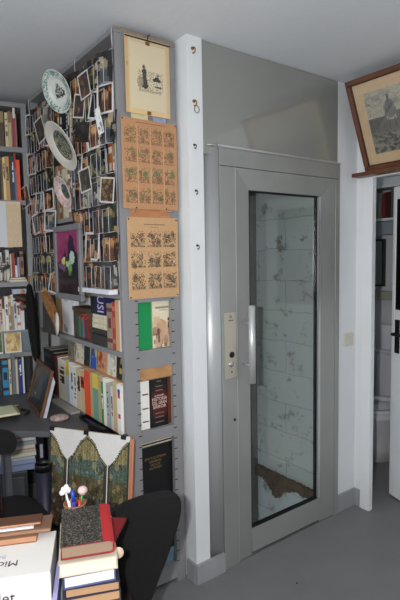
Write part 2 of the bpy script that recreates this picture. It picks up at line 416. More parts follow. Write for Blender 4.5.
# toilet, facing the near side
PORC = mat('white_porcelain', (224, 226, 230), .12, spec=.6, coat=.3)
tx, ty = 3.635, 2.15
toi = tag(empty('toilet', T(tx, ty, 0) @ Matrix.Rotation(-pi/2, 4, 'Z')), 'white porcelain toilet glimpsed through the ajar bathroom door', 'toilet')
def oval(a, b, z, cy, n=28): return [(a*math.cos(2*pi*k/n), cy+b*math.sin(2*pi*k/n), z) for k in range(n)]
def loft(mb, rings, n=28, capb=True, capt=True, mi=0):
    vs = [p for r in rings for p in r]; fs = []
    for i in range(len(rings)-1):
        for k in range(n): fs.append((i*n+k, i*n+(k+1) % n, (i+1)*n+(k+1) % n, (i+1)*n+k))
    if capb: fs.append(tuple(range(n-1, -1, -1)))
    if capt: fs.append(tuple((len(rings)-1)*n+k for k in range(n)))
    return mb.add(vs, fs, mi, True)
bw = loft(MB(), [oval(.12, .20, 0, -.36), oval(.11, .19, .12, -.36), oval(.13, .20, .22, -.38), oval(.175, .235, .33, -.41), oval(.185, .245, .385, -.42), oval(.15, .205, .385, -.42), oval(.11, .15, .25, -.42)], capt=True)
bw.build('bowl', PORC, toi)
stt = loft(MB(), [oval(.188, .248, .387, -.42), oval(.19, .25, .40, -.42), oval(.185, .245, .41, -.42), oval(.13, .18, .405, -.42), oval(.13, .18, .387, -.42)], capb=False, capt=False).build('seat', PORC, toi)
MB().box(-.01, .01, -.215, -.17, .385, .46).build('seat_hinge', BLACKP, toi)
bevel(MB().box(-.20, .20, -.175, 0, .36, .74).build('cistern', PORC, toi), .02, 3)
bevel(MB().box(-.205, .205, -.18, 0, .742, .765).build('cistern_lid', PORC, toi), .006)
rl = tag(MB().lathe([(.02, 0), (.055, 0), (.06, .005), (.06, .195), (.055, .2), (.02, .2), (.02, 0)], 28).build('paper_roll', mat('soft_paper', (222, 222, 226), .9), None, T(tx-.09, ty+.15, .766)), 'white cylindrical roll standing on the toilet cistern', 'paper roll')
tb = MB().lathe([(0, 0), (.04, 0), (.055, .1), (.05, .105), (0, .105)], 18).tube([(0, 0, .1), (0, 0, .36)], .01)
tag(tb.build('toilet_brush', BLACKP, None, T(3.30, 2.42, 0)), 'black toilet brush in its holder on the bathroom floor', 'brush')
# bathroom wall shelf with books
P = at(374, 200, 'Y', 2.5)
bs = tag(empty('wall_shelf', frame((3.639, 2.64, 1.81), r=(0, -1, 0), u=(0, 0, 1))), 'pale grey wall shelf high on the bathroom wall', 'shelf')
MB().box(0, .9, -.2, 0, -.02, 0).build('board', WHITE, bs)
MB().box(0, .9, -.19, 0, -.125, -.025).build('valance_box', mat('pale_grey_box', (150, 158, 164), .5), bs)
MB().box(0, .9, -.2, 0, .235, .255).build('board', WHITE, bs)
MB().box(0, .02, -.2, 0, .0, .235).build('side', WHITE, bs)
x = .13
for k, (c, nm, th, hh) in enumerate([((32, 30, 32), 'black', .05, .2), ((40, 36, 34), 'brown black', .05, .2), ((70, 66, 60), 'dark grey', .03, .20), ((128, 128, 110), 'olive grey', .028, .21), ((150, 150, 140), 'pale grey', .03, .20), ((120, 40, 36), 'dark red', .028, .19), ((60, 30, 30), 'maroon', .04, .2), ((90, 84, 70), 'khaki', .03, .21)]):
    b_ = MB().box(0, th, 0, .15, 0, hh, col=c).build('book', PR, None, frame((3.45, 2.64-x, 1.8103), r=(0, -1, 0), u=(0, 0, 1)))
    tag(b_, nm+' book '+['at the left end of', 'second from the left on', 'third from the left on', 'fourth from the left on', 'fifth from the left on', 'sixth from the left on', 'seventh from the left on', 'at the right end of'][k]+' the bathroom wall shelf', 'book', 'books on the bathroom shelf')
    MB().box(.003, th-.003, .004, .151, hh-.003, hh+.001).build('page_block', PAGES, b_)
    x += th+.004
mr = tag(empty('wall_mirror', frame((3.638, 2.50, 1.28), r=(0, -1, 0), u=(0, 0, 1))), 'narrow dark framed mirror on the bathroom wall under the shelf', 'mirror')
MB().box(0, .09, -.01, 0, .0, .36).build('mirror_glass', mat('mirror_glass', (150, 160, 156), .1, metal=.9), mr)
f_ = MB().box(-.035, 0, -.02, 0, -.015, .375).box(.09, .115, -.02, 0, -.015, .375).box(0, .09, -.02, 0, -.015, 0).box(0, .09, -.02, 0, .36, .375)
f_.build('mirror_frame', mat('dark_green_frame', (44, 54, 44), .5), mr)
tag(bevel(MB().box(0, .8, -.10, 0, 0, .07).build('ledge', mat('putty_ledge', (170, 170, 156), .6), None, frame((3.64, 2.6, 1.16), r=(0, -1, 0), u=(0, 0, 1))), .005), 'putty coloured ledge on the bathroom wall below the mirror', 'ledge')

# light switch on the white strip right of the lift
sw = tag(empty('light_switch', T(2.398, YW+.005, 1.035)), 'small cream light switch on the white wall strip right of the lift', 'switch')
bevel(MB().box(-.04, .04, -.009, 0, -.038, .038).build('cover_plate', mat('cream_plastic', (206, 202, 190), .4), sw), .003)
bevel(MB().box(-.016, .016, -.013, -.009, -.024, .024).build('rocker', mat('cream_plastic'[:], (206, 202, 190), .4), sw), .002)
# hooks on the pier
for k, (z, x, c, lab) in enumerate([(2.427, 1.292, BRASS, 'bare brass cup hook, topmost on the white pier'), (2.206, 1.295, BRASS, 'brass hook with a ring hanging on it, second from the top of the pier'),
                                  (2.022, 1.293, DBRASS, 'small dark slanted hook in the middle of the white pier'), (1.824, 1.297, DBRASS, 'small dark hook, fourth from the top of the white pier'),
                                  (1.582, 1.299, DBRASS, 'smallest dark hook, lowest on the white pier')]):
    s = .8 if k < 2 else .58
    hk = MB().tube([(0, 0, .012*s), (0, -.02*s, .012*s), (0, -.028*s, .0), (0, -.024*s, -.014*s), (0, -.012*s, -.018*s), (0, -.006*s, -.01*s)], .0034*s)
    e = tag(empty('wall_hook', T(x, 1.80, z)), lab, 'hook', 'hooks on the white pier')
    hk.build('hook', c, e)
    MB().lathe([(0, 0), (.009*s, 0), (.009*s, .003), (0, .003)], 14, M=Matrix.Translation((0, -.003, .012*s)) @ Matrix.Rotation(-pi/2, 4, 'X')).build('rosette', c, e)
    if k == 1:
        MB().tube([(.013*math.cos(t*pi/8), -.022, -.03+.015*math.sin(t*pi/8)) for t in range(16)], .0017, 6, closed=True).build('ring', c, e)

# ------------------------------------------------------------------ ledge and leaning engraving over the bathroom door
lg = MB().box(2.395, 2.456, .85, 1.79, 1.967+.02, 1.985+.02)
LZ = 1.992
lg = MB().box(2.385, 2.4555, .80, 1.79, LZ-.022, LZ)
tag(bevel(lg.build('picture_ledge', WOODR), .003), 'narrow reddish wood ledge over the bathroom door, under the engraving', 'ledge')
pb = at(365, 173.5, 'X', 2.415); pt = at(344, 83, 'Y', pb.y)
pb.z = LZ+.001
up = Vector((pt.x-pb.x, 0, pt.z-pb.z)); PH = up.length
PM = frame(pb, r=(0, -1, 0), u=up)
pic = tag(empty('framed_engraving', PM), 'large brown framed engraving of a domed city leaning out over the bathroom door', 'picture')
PW = .66; fw = .026
f_ = MB()
for (x0, x1, z0, z1) in ((0, PW, 0, fw), (0, PW, PH-fw, PH), (0, fw, fw, PH-fw), (PW-fw, PW, fw, PH-fw)): f_.box(x0, x1, 0, .02, z0, z1)
bevel(f_.build('frame', WOODR, pic), .004)
iw = MB()
for (x0, x1, z0, z1) in ((fw, PW-fw, fw, fw+.006), (fw, PW-fw, PH-fw-.006, PH-fw), (fw, fw+.006, fw, PH-fw), (PW-fw-.006, PW-fw, fw, PH-fw)): iw.box(x0, x1, .004, .016, z0, z1)
iw.build('inner_edge', mat('dark_wood_edge', (66, 38, 26), .4), pic)
MB().box(fw, PW-fw, .012, .016, fw, PH-fw).build('mat_board', mat('tan_mat_board', (206, 178, 142), .8, noise=.05, nscale=30), pic)
cv = Cv(110, 80, (178, 172, 156), 8, 4)
cv.rect(0, 0, 1, .3, (186, 180, 162), .6); cv.blobs(0, 0, 1, .3, [(128, 124, 114), (170, 164, 150)], 16, (.03, .1), .4)
cv.rect(0, .42, .22, .72, (104, 102, 96)).rect(.22, .5, .42, .7, (112, 108, 100)).rect(.33, .38, .52, .62, (112, 110, 104))
cv.ell(.27, .33, .062, .15, (122, 124, 122)).rect(.258, .10, .282, .22, (104, 104, 102)).rect(.205, .33, .335, .44, (116, 116, 110)).rect(.255, .2, .262, .33, (96, 98, 98)).rect(.29, .24, .296, .33, (96, 98, 98)); cv.blobs(.02, .04, .14, .2, [(130, 130, 124), (190, 184, 168)], 10, (.02, .05), .5)
cv.rect(.55, .45, .75, .66, (118, 114, 106)).rect(.76, .40, 1, .7, (110, 108, 100))
for k in range(14): cv.rect(.02+k*.07, .46, .035+k*.07, .64, (84, 84, 80), .6)
cv.rect(0, .66, 1, 1, (124, 120, 110), .7).blobs(0, .68, 1, 1, [(60, 60, 58), (128, 124, 112), (76, 74, 70)], 170, (.01, .03), .6)
cv.poly([(.35, 1), (.62, .6), (.68, .6), (.55, 1)], (138, 134, 122), .6); cv.speck(0, 0, 1, 1, (70, 70, 68), .14, .3)
sx = .075; MB().sheet(PW-2*sx-.02, PH-2*.085, cv.get(), sx+.01, .085, .0118).build('engraving', PR, pic)
MB().box(fw, PW-fw, .006, .008, fw, PH-fw).build('glass', glassmat('picture_glass', (.98, .98, .98), rough=.02), pic)
MB().box(fw*.5, PW-fw*.5, .0165, .0195, fw*.5, PH-fw*.5).build('backing', mat('brown_board', (120, 96, 70), .8), pic)
# cord from the frame's back up to the wall
top = PM @ Vector((PW*.5, .02, PH*.86))
cb = MB().tube([PM.inverted() @ Vector((XR-.002, top.y, 2.46)), Vector((PW*.5, .021, PH*.86))], .0015, 6)
cb.build('hanging_cord', mat('cord', (90, 80, 66), .9), pic)

q = at(297, 583, 'Z', .003)
cr_ = MB().lathe([(0, -.003), (.004, -.002), (.005, 0), (.003, .002), (0, .003)], 8, M=T(0, 0, 0))
cr_.v = [(v[0]*(1+.3*math.sin(v[1]*900)), v[1]*.7, v[2]) for v in cr_.v]
tag(cr_.build('crumb', BLACKP, None, T(q.x, q.y, .003)), 'tiny dark crumb on the grey floor in front of the lift', 'crumb')
# ------------------------------------------------------------------ steel bookshelf
AX0, AX1, AY0, AY1, AZ = .955, 1.245, 1.87, 2.99, 2.472
sa = tag(empty('bookshelf', T(AX0, AY0, 0)), 'tall grey steel bookshelf, its slotted end carrying three old prints', 'bookshelf')
def la(mb): mb.v = [(v[0]-AX0, v[1]-AY0, v[2]) for v in mb.v]; return mb
def post(x0, x1, y0, y1, z1, slots=None, zs=(.1, 1.4)):
    b = MB().box(x0, x1, y0, y1, 0, z1)
    if slots is not None:
        z = zs[0]
        while z < zs[1]:
            b.box(slots-.008, slots+.008, y0-.0006, y0+.001, z, z+.004, 1); z += .05
    o = la(b).build('upright', [SHELFG, SLOT], sa); return o
post(AX0, 1.027, AY0, AY0+.022, AZ-.02, 1.021)
post(1.199, AX1, AY0, AY0+.022, AZ-.02, 1.206)
post(AX0, 1.0, AY1-.03, AY1, AZ-.02)
post(AX1-.03, AX1, 2.535, 2.56, AZ-.02); post(AX1-.03, AX1, AY1-.03, AY1, AZ-.02)
ep = MB().box(1.027, 1.199, AY0+.001, AY0+.02, 1.345, 2.247).box(1.027, 1.199, AY0+.001, AY0+.02, 2.251, AZ-.02)
ep.box(1.027, 1.199, AY0+.004, AY0+.02, 2.24, 2.26, 1)
la(ep).build('end_panel', [SHELFG, SLOT], sa)
for q0, q1 in ((1.05, 1.132), (.715, .768), (.02, .10)): la(MB().box(1.027, 1.199, AY0+.001, AY0+.022, q0, q1)).build('crossbar', SHELFG, sa)
la(MB().box(AX0-.003, AX1+.002, AY0-.003, AY1, AZ-.02, AZ)).build('top_board', SHELFG, sa)
la(MB().box(AX0, AX1, AY0-.004, AY0-.0005, AZ-.012, AZ-.001)).build('top_edge_strip', mat('greyed_wood', (138, 124, 108), .6, noise=.15, nscale=20), sa)
la(MB().box(AX1-.006, AX1, AY0+.022, AY1-.03, .05, AZ-.02)).build('back_panel', mat('dark_grey_back', (70, 70, 74), .8), sa)
SH = [2.10, 1.75, 1.385, 1.13, .766, .42, .06]
for z in SH:
    b = MB().box(AX0+.002, AX1-.008, AY0+.022, AY1-.001, z-.022, z)
    la(b).build('shelf_board', SHELFG, sa)
la(MB().box(1.10, AX1-.008, AY0+.022, 2.53, 1.0, 1.045).box(1.0, 1.20, AY0+.006, AY0+.022, .998, 1.049)).build('wooden_plank', WOODT, sa)
la(MB().box(AX0+.004, 1.02, AY0+.023, 2.533, .995, 1.0015)).build('card_ledge', WOODT, sa)

# ------------------------------------------------------------------ books
def book(M, th, h, dep, c, label, group=None, deco='title', dc=(235, 230, 215), cover=None, pages=PAGES, m=PR, seed=0):
    """spine faces -y; thickness in x"""
    th = max(th, .004)
    img = np.ones((22, 5, 3))*np.array(c, float)
    rs = np.random.RandomState(seed+int(th*1e5) % 997)
    if deco == 'title':
        a = rs.randint(3, 6); b = rs.randint(12, 18)
        for j in range(a, b):
            if rs.rand() < .75: img[j, 1+rs.randint(0, 2):4] = dc
    elif deco == 'bands':
        for j in (2, 3, 17, 18): img[j] = dc
        for j in range(7, 12): img[j, 1:4] = dc
    elif deco == 'label':
        img[3:9] = dc; img[5:7, 1:4] = np.array(dc)*.35
    elif deco == 'logo':
        img[2:4, 1:4] = (40, 60, 160); img[4:6, 1:4] = dc; img[13:15, 1:4] = dc
    elif deco == 'split':
        img[:7] = dc
    b = MB(); t = min(.0025, th*.2)
    # boards and spine
    b.sheet(th, h, img, 0, 0, 0)
    b.add([(0, 0, 0), (0, dep, 0), (0, dep, h), (0, 0, h), (t, .002, 0), (t, dep, 0), (t, dep, h), (t, .002, h)],
          [(0, 3, 2, 1), (4, 5, 6, 7), (0, 1, 5, 4), (3, 7, 6, 2), (1, 2, 6, 5)], 0, False, tuple(c))
    b.add([(th, 0, 0), (th, dep, 0), (th, dep, h), (th, 0, h), (th-t, .002, 0), (th-t, dep, 0), (th-t, dep, h), (th-t, .002, h)],
          [(0, 1, 2, 3), (4, 7, 6, 5), (0, 4, 5, 1), (3, 2, 6, 7), (1, 5, 6, 2)], 0, False, tuple(cover or c))
    b.add([(t, .002, 0), (th-t, .002, 0), (th-t, .002, h), (t, .002, h), (0, 0, 0), (th, 0, 0), (th, 0, h), (0, 0, h)],
          [(3, 2, 1, 0), (4, 0, 1, 5), (3, 7, 6, 2)], 0, False, tuple(c))
    o = b.build('book', m, None, M)
    tag(o, label, 'book', group)
    MB().box(t, th-t, .003, dep-.003, .002, h-.004).build('page_block', pages, o)
    return o
ORD = ['first', 'second', 'third', 'fourth', 'fifth', 'sixth', 'seventh', 'eighth', 'ninth', 'tenth', 'eleventh', 'twelfth', 'thirteenth', 'fourteenth', 'fifteenth', 'sixteenth', 'seventeenth', 'eighteenth', 'nineteenth', 'twentieth', 'twenty-first', 'twenty-second', 'twenty-third', 'twenty-fourth', 'twenty-fifth', 'twenty-sixth', 'twenty-seventh', 'twenty-eighth', 'twenty-ninth', 'thirtieth']+['thirty-'+q for q in ('first', 'second', 'third', 'fourth', 'fifth', 'sixth', 'seventh', 'eighth', 'ninth')]+['fortieth']*9
def rowA(items, z, X, where, group, dep=.14, ymax=2.96, ymin=1.896):
    """items: (px left, px right, height, colour, adjective, deco, deco colour) read in the photo along the shelf front"""
    n = len(items)
    for k, it in enumerate(items):
        x0, x1, h, c, adj = it[:5]; deco = it[5] if len(it) > 5 else 'title'; dc = it[6] if len(it) > 6 else (235, 230, 215)
        A = (X, 0, z+h*.5); D = (0, 1, 0)
        ya = along(A, D, px=x0); yb = along(A, D, px=x1); ya = min(ya, ymax); yb = max(yb, ymin)
        th = ya-yb-.0012
        if th < .004: continue
        book(frame((X, ya, z+.0003), r=(0, -1, 0), u=(0, 0, 1)), th, h, dep, c, adj+' book, '+ORD[n-1-k]+' from the end panel '+where, group, deco, dc, seed=k)
# desk level row (visible, large)
rowA([(44.5, 48, .25, (26, 34, 38), 'dark green-black', 'bands', (60, 66, 60)), (48, 52, .25, (24, 28, 34), 'black', 'bands', (60, 60, 60)), (52, 55.5, .24, (30, 26, 28), 'very dark', 'plain'), (55.5, 58.5, .23, (110, 30, 28), 'dark red', 'plain'),
      (58.5, 66, .226, (226, 220, 200), 'cream, black lettered', 'title', (60, 60, 60)), (66, 69.5, .225, (200, 212, 224), 'pale blue', 'split', (226, 196, 60)),
      (70.5, 73.5, .215, (232, 230, 222), 'slim white', 'title', (90, 90, 90)), (73.5, 76.5, .21, (222, 224, 226), 'white, worn topped', 'title', (90, 110, 90)), (76.5, 81, .215, (205, 188, 154), 'beige', 'title', (60, 40, 40)),
      (81, 84.5, .21, (200, 180, 140), 'tan, red marked', 'label', (150, 40, 36)), (84.5, 90.5, .222, (222, 84, 48), 'bright orange-red', 'plain'), (90.5, 93, .22, (190, 160, 118), 'brown paper covered', 'plain'),
      (93, 98.5, .226, (110, 160, 140), 'teal green and yellow patterned', 'split', (222, 196, 80)), (98.5, 101.5, .22, (190, 160, 120), 'kraft brown', 'plain'), (101.5, 103.5, .20, (40, 140, 70), 'thin green', 'title', (240, 240, 230)),
      (103.5, 106.5, .222, (232, 234, 230), 'thin white', 'plain'), (106.5, 109, .205, (186, 178, 150), 'thin khaki', 'title', (80, 60, 50)), (109, 111, .20, (150, 168, 190), 'thin grey blue', 'plain'), (111, 113.2, .20, (214, 204, 190), 'thin pale', 'title', (120, 60, 60)),
      (113.2, 117, .226, (196, 176, 140), 'tan paperback', 'plain')],
     .7665, .945, 'on the desk level row', 'books on the desk level row', dep=.135)
# the first of that row shows its white cover to the room
yb = along((.945, 0, .9), (0, 1, 0), px=117.2)
wb = book(frame((.945, yb, .7668), r=(0, -1, 0), u=(0, 0, 1)), yb-1.897, .222, .142, (236, 234, 228), 'white book with blue and red spine mark, nearest the slotted end', 'books on the desk level row', 'logo', (206, 50, 44), pages=PAGEW)
redm = mat('red_print', (190, 60, 60), .6)
for z in (.925, .86, .80): MB().box(.106, .137, -.0006, 0, z-.768, z-.762).build('printed_line', redm, wb, Matrix(((0, 1, 0, yb-1.897), (1, 0, 0, 0), (0, 0, 1, 0), (0, 0, 0, 1))))
# upper visible row
BT = 1.1303
rowA([(112.5, 115.6, .215, (176, 62, 60), 'faded red spined', 'bands', (200, 110, 100)), (115.6, 119.4, .225, (196, 164, 118), 'tan leather', 'plain'), (119.4, 121.6, .226, (232, 214, 206), 'thin white and pink', 'plain')],
     BT, .966, 'under the right postcard rack', 'books under the right postcard rack', dep=.14)
rowA([(107, 112.5, .205, (150, 132, 112), 'half-cloth', 'bands', (110, 60, 56))], BT, .966, 'under the right rack, left of the red spine', 'books under the right postcard rack', dep=.14)
yb = along((.966, 0, 1.24), (0, 1, 0), px=121.8)
gb = book(frame((.966, yb, BT), r=(0, -1, 0), u=(0, 0, 1)), max(yb-1.897, .008), .232, .143, (236, 226, 220), 'book with bright green cover filling the upper opening of the bookshelf end', 'books in the bookshelf end openings', 'plain', cover=(20, 140, 78))
# beige book and others behind, seen through the slotted end
def endbook(px0, px1, z, h, c, label, th=.03, y=1.897, X0=None, X1=None, deco=None, nm='book'):
    a = X0 if X0 else along((0, y, z+h*.5), (1, 0, 0), px=px0); b = X1 if X1 else along((0, y, z+h*.5), (1, 0, 0), px=px1)
    # cover faces -y
    o = MB(); W = b-a
    if deco is None: o.box(0, W, 0, th, 0, h, col=tuple(c))
    else:
        o.sheet(W, h, deco, 0, 0, 0)
        o.add([(x, y_, z_) for x in (0, W) for y_ in (0, th) for z_ in (0, h)], [(0, 1, 3, 2), (4, 6, 7, 5), (0, 2, 6, 4), (2, 3, 7, 6), (1, 5, 7, 3)], 0, False, tuple(c))
    o = o.build(nm, PR, None, T(a, y, z)); tag(o, label, 'book', 'books in the bookshelf end openings')
    MB().box(.002, W-.002, .003, th-.003, h-.002, h+.0008).build('page_block', PAGES, o)
    return o
cv = Cv(22, 44, (226, 214, 188), 4, 2); cv.rect(.15, .12, .9, .15, (120, 112, 96), .7).rect(.3, .19, .7, .21, (150, 140, 120), .6)
cv.blobs(.05, .45, .95, .92, [(176, 140, 110), (206, 176, 140), (120, 90, 72)], 26, (.06, .14)); cv.poly([(.3, .55), (.5, .4), (.75, .6), (.85, .92), (.2, .92)], (200, 160, 128), .6)
cv.ell(.5, .47, .1, .06, (210, 160, 120)).rect(.22, .6, .32, .88, (84, 60, 54), .7).rect(.66, .46, .78, .6, (90, 66, 56), .7).ell(.8, .4, .14, .05, (70, 56, 48))
endbook(154, 173, BT, .212, (222, 210, 184), 'cream book with an old photograph of a figure on its cover, beside the green one', X0=1.114, X1=1.232, deco=cv.get())
endbook(0, 0, BT, .222, (170, 40, 44), 'red topped book behind the cream one in the upper end opening', X0=1.114, X1=1.17, y=1.93)
cv = Cv(24, 48, (24, 20, 22), 2, 3); cv.ell(.5, .52, .6, .3, (96, 24, 28), .7).rect(0, .3, .12, .75, (24, 20, 22), .4)
for t, w_ in ((.045, .25), (.14, .45), (.235, .45), (.70, .5), (.80, .5), (.905, .5)): cv.rect(.5-w_/2, t, .5+w_/2, t+.022, (150, 120, 104), .8)
hb = endbook(149.5, 168.5, .7665, .222, (26, 22, 24), 'black and dark red book with pale title block, in the middle end opening', X0=1.093, X1=1.186, deco=cv.get())
tp = mat('pale_title_print', (228, 196, 186), .6)
for k, (s, z) in enumerate([('LA PEQUEÑA', .144), ('HISTORIA', .128), ('DEL GRAN', .110), ('ERROR', .092)]):
    text(s, [.011, .023, .021, .022][k], tp, hb, T(.047, -.0012, z), 'title_lettering', sx=[.8, .80, .78, 1.][k])
endbook(0, 0, .7665, .22, (120, 62, 38), 'orange brown book at the rear of the middle end opening', X0=1.19, X1=1.234, y=1.905)
cv = Cv(30, 48, (14, 14, 16), 1, 5)
bk = endbook(0, 0, .4205, .262, (14, 14, 16), 'large black book with gold lettering in the lower end opening', X0=.985, X1=1.20, th=.05, y=1.897)
gp = mat('gold_print', (130, 104, 62), .5)
for k, (s, z) in enumerate([('ENCYCLOPEDIA', .205), ('GENERAL', .188), ('DE LOS', .172), ('AUTORES', .156)]):
    text(s, .0155, gp, bk, T(.125, -.0008, z), 'title_lettering')
yy = .6835
for k in range(4):
    o = MB().box(0, .225, 0, .26, 0, .0105, col=(16, 16, 18)).build('book', PR, None, T(.985, 1.90+k*.002, yy)); yy += .0112
    yy_ = .010
    tag(o, ['lowest', 'second lowest', 'second highest', 'topmost'][k]+' of four thin black volumes lying above the gold-lettered book', 'book', 'thin black volumes lying flat')
    MB().box(.004, .221, -.0008, .25, .002, .0065).build('page_block', PAGES, o)
# bottom opening: magazines and a blue box
bx = bevel(tag(MB().box(0, .20, 0, .3, 0, .10).build('archive_box', mat('pale_blue_card', (122, 150, 170), .7, noise=.05), None, T(1.0, 1.897, .0605)), 'pale blue archive box at the foot of the bookshelf end', 'box'), .002)
MB().box(-.001, .201, -.002, .301, .08, .102).build('lid', mat('pale_blue_lid', (136, 160, 178), .7), bx)
for k, (a, b_, h, c) in enumerate([(.985, 1.06, .21, (40, 36, 34)), (1.07, 1.20, .20, (60, 54, 46))]):
    o = MB().box(0, b_-a, 0, .05, 0, h, col=c).build('book', PR, None, T(a, 1.90, .1632)); tag(o, ['dark brown', 'mottled khaki'][k]+' book standing on the pale blue box in the bookshelf', 'book')
    MB().box(.003, b_-a-.003, .003, .047, h-.002, h+.0006).build('page_block', PAGES, o)

# things on the upper visible row, further along
def Y_(px, z, X=.966): return along((X, 0, z), (0, 1, 0), px=px)
y1 = Y_(108, 1.17); y0 = Y_(91.5, 1.17)
zz = BT
for k, (h, c, adj) in enumerate([(.050, (22, 22, 26), 'thick black'), (.026, (34, 32, 34), 'charcoal'), (.026, (176, 190, 132), 'pale green'), (.02, (222, 212, 186), 'cream'), (.022, (196, 176, 150), 'beige')]):
    w_ = (y0-y1)-.004-.003*k
    o = MB().box(0, w_, 0, .15, 0, h, col=c).build('book', PR, None, frame((.968+.002*k, y0, zz), r=(0, -1, 0), u=(0, 0, 1))); zz += h+.0004
    tag(o, adj+' book lying flat, '+['bottom', 'second from the bottom', 'middle', 'second from the top', 'top'][k]+' of the pile under the postcard rack', 'book', 'books lying in a pile on the bookshelf')
    MB().box(.002, w_-.002, -.0006, .14, .003, h-.003).build('page_block', PAGES if c[0] > 100 else mat('dark_pages', (60, 56, 52), .8), o)
ya, yb = Y_(106, 1.33), Y_(95, 1.33)
ib = book(frame((.968, yb, zz), r=(0, -1, 0), u=(0, 0, 1)), min(yb-ya, .10), .1, .12, (38, 34, 84), 'purple and white book with large sideways letters, standing on the pile', None, 'plain')
lv = mat('lilac_print', (206, 196, 222), .6)
thb = min(yb-ya, .10)
text('USI', thb*.95, lv, ib, T(thb*.52, -.0008, .05) @ Matrix.Rotation(pi/2, 4, 'Y'), 'spine_lettering', sx=.62)
nb = book(frame((.968, Y_(90, 1.33), zz), r=(0, -1, 0), u=(0, 0, 1)), Y_(90, 1.33)-yb-.001, .10, .12, (34, 36, 48), 'navy book standing on the pile left of the purple one', None, 'plain')
# miniature library in a dark wooden box
ya, yb = Y_(91, 1.2), Y_(74.5, 1.2)
W = yb-ya-.003
mb_ = tag(empty('display_box', frame((.962, yb, BT), r=(0, -1, 0), u=(0, 0, 1))), 'small brown wooden display box open in front, on the upper bookshelf row', 'box')
DW = mat('dark_brown_wood', (78, 62, 50), .6, noise=.2, nscale=20)
MB().box(0, .028, 0, .08, 0, .145).box(W-.01, W, 0, .08, 0, .145).box(.028, W-.01, 0, .08, 0, .008).box(-.002, W+.002, -.004, .08, .145, .165).build('case', DW, mb_)
MB().box(.028, W-.01, .074, .08, .008, .145).build('back', BLACKP, mb_)
x = .034; k = 0; cols = [((30, 110, 84), 'dark green'), ((36, 130, 120), 'teal'), ((150, 40, 40), 'crimson'), ((40, 120, 90), 'green'), ((40, 130, 140), 'turquoise'), ((160, 46, 44), 'red'), ((50, 60, 110), 'blue'), ((150, 50, 40), 'brick red')]
nn = int((W-.05)/.0155)
for k in range(min(nn, 8)):
    c, adj = cols[k]
    o = MB().box(0, .0135, 0, .05, 0, .098+.01*((k*7) % 3), col=c).build('book', PR, None, frame((.972, yb-x, BT+.0085), r=(0, -1, 0), u=(0, 0, 1)))
    tag(o, 'miniature '+adj+' book, '+ORD[k]+' from the left in the wooden display box', 'book', 'miniature books in the display box'); x += .0155
    MB().box(.002, .0115, .001, .049, .08, .0985+.01*((k*7) % 3)).build('page_block', PAGES, o)
# white big book, yellow one behind, tan one
ya, yb = Y_(76, 1.22), Y_(62.5, 1.22)
cv = Cv(24, 30, (228, 228, 232), 2, 8); cv.rect(.12, .78, .22, .98, (70, 80, 140)).rect(.3, .84, .36, .98, (60, 60, 90)).rect(.15, .08, .5, .12, (170, 160, 170), .5)
def slab(name, cat, px0, px1, z, h, X, th, img, c, label, group=None, m=PR):
    yb = Y_(px0, z+h*.5, X); ya = Y_(px1, z+h*.5, X); W = yb-ya
    o = MB().sheet(W, h, img, 0, 0, 0)
    o.add([(x, y_, z_) for x in (0, W) for y_ in (0, th) for z_ in (0, h)], [(0, 1, 3, 2), (4, 6, 7, 5), (0, 2, 6, 4), (2, 3, 7, 6), (1, 5, 7, 3)], 0, False, tuple(c))
    o = o.build(name, m, None, frame((X, yb, z), r=(0, -1, 0), u=(0, 0, 1))); return tag(o, label, cat, group)
slab('book', 'book', 62.5, 74.3, BT, .205, .985, .03, cv.get(), (228, 228, 232), 'large white book facing out behind the wooden display box')
cv = Cv(12, 16, (232, 196, 40), 3, 9); slab('book', 'book', 75, 90.5, BT, .228, 1.09, .02, cv.get(), (232, 196, 40), 'bright yellow book peeping out above the wooden display box')
cv = Cv(20, 12, (220, 220, 220), 3, 9)
lb = slab('book', 'book', 77, 90, BT, .20, 1.06, .02, cv.get(), (222, 222, 222), 'pale book with dark capitals along its top, behind the display box')
text('LION', .022, mat('grey_print', (90, 90, 96), .6), lb, T(.07, -.001, .183), 'title_lettering', sx=1.3)
cv = Cv(8, 16, (190, 158, 120), 4, 9); slab('book', 'book', 56.5, 62.3, BT, .215, .985, .03, cv.get(), (190, 158, 120), 'tan book facing out, left of the large white one')

# cards standing under the shelf edge
cards = [(68.5, 75, (120, 112, 96), (90, 84, 70), 'grey-brown mottled'), (76, 84, (206, 196, 176), (150, 140, 130), 'cream lettered'), (84.5, 90.5, (38, 42, 40), (70, 80, 60), 'dark'), (91, 97, (50, 84, 160), (220, 190, 60), 'blue and yellow'),
         (98, 107.5, (196, 140, 100), (150, 50, 40), 'tan and red'), (108, 116.5, (210, 204, 190), (190, 180, 120), 'cream'), (117, 123, (40, 38, 34), (206, 176, 60), 'black and yellow')]
for k, (a, b_, c, c2, adj) in enumerate(cards):
    cv = Cv(14, 12, c, 6, 20+k); cv.blobs(.1, .1, .9, .9, [c2, tuple(int(v*.7) for v in c)], 7, (.05, .16))
    yb = Y_(a, 1.05, .975); ya = max(Y_(b_, 1.05, .975), 1.9); W = yb-ya
    o = MB().sheet(W, .103, cv.get()).box(0, W, .0002, .002, 0, .103, col=(200, 194, 180))
    o = o.build('picture_card', PR, None, frame((.970, yb, 1.002), r=(0, -1, 0), u=(.06, 0, 1))); tag(o, adj+' card, '+ORD[6-k]+' from the slotted end, above the desk level books', 'card', 'cards propped above the desk level books')
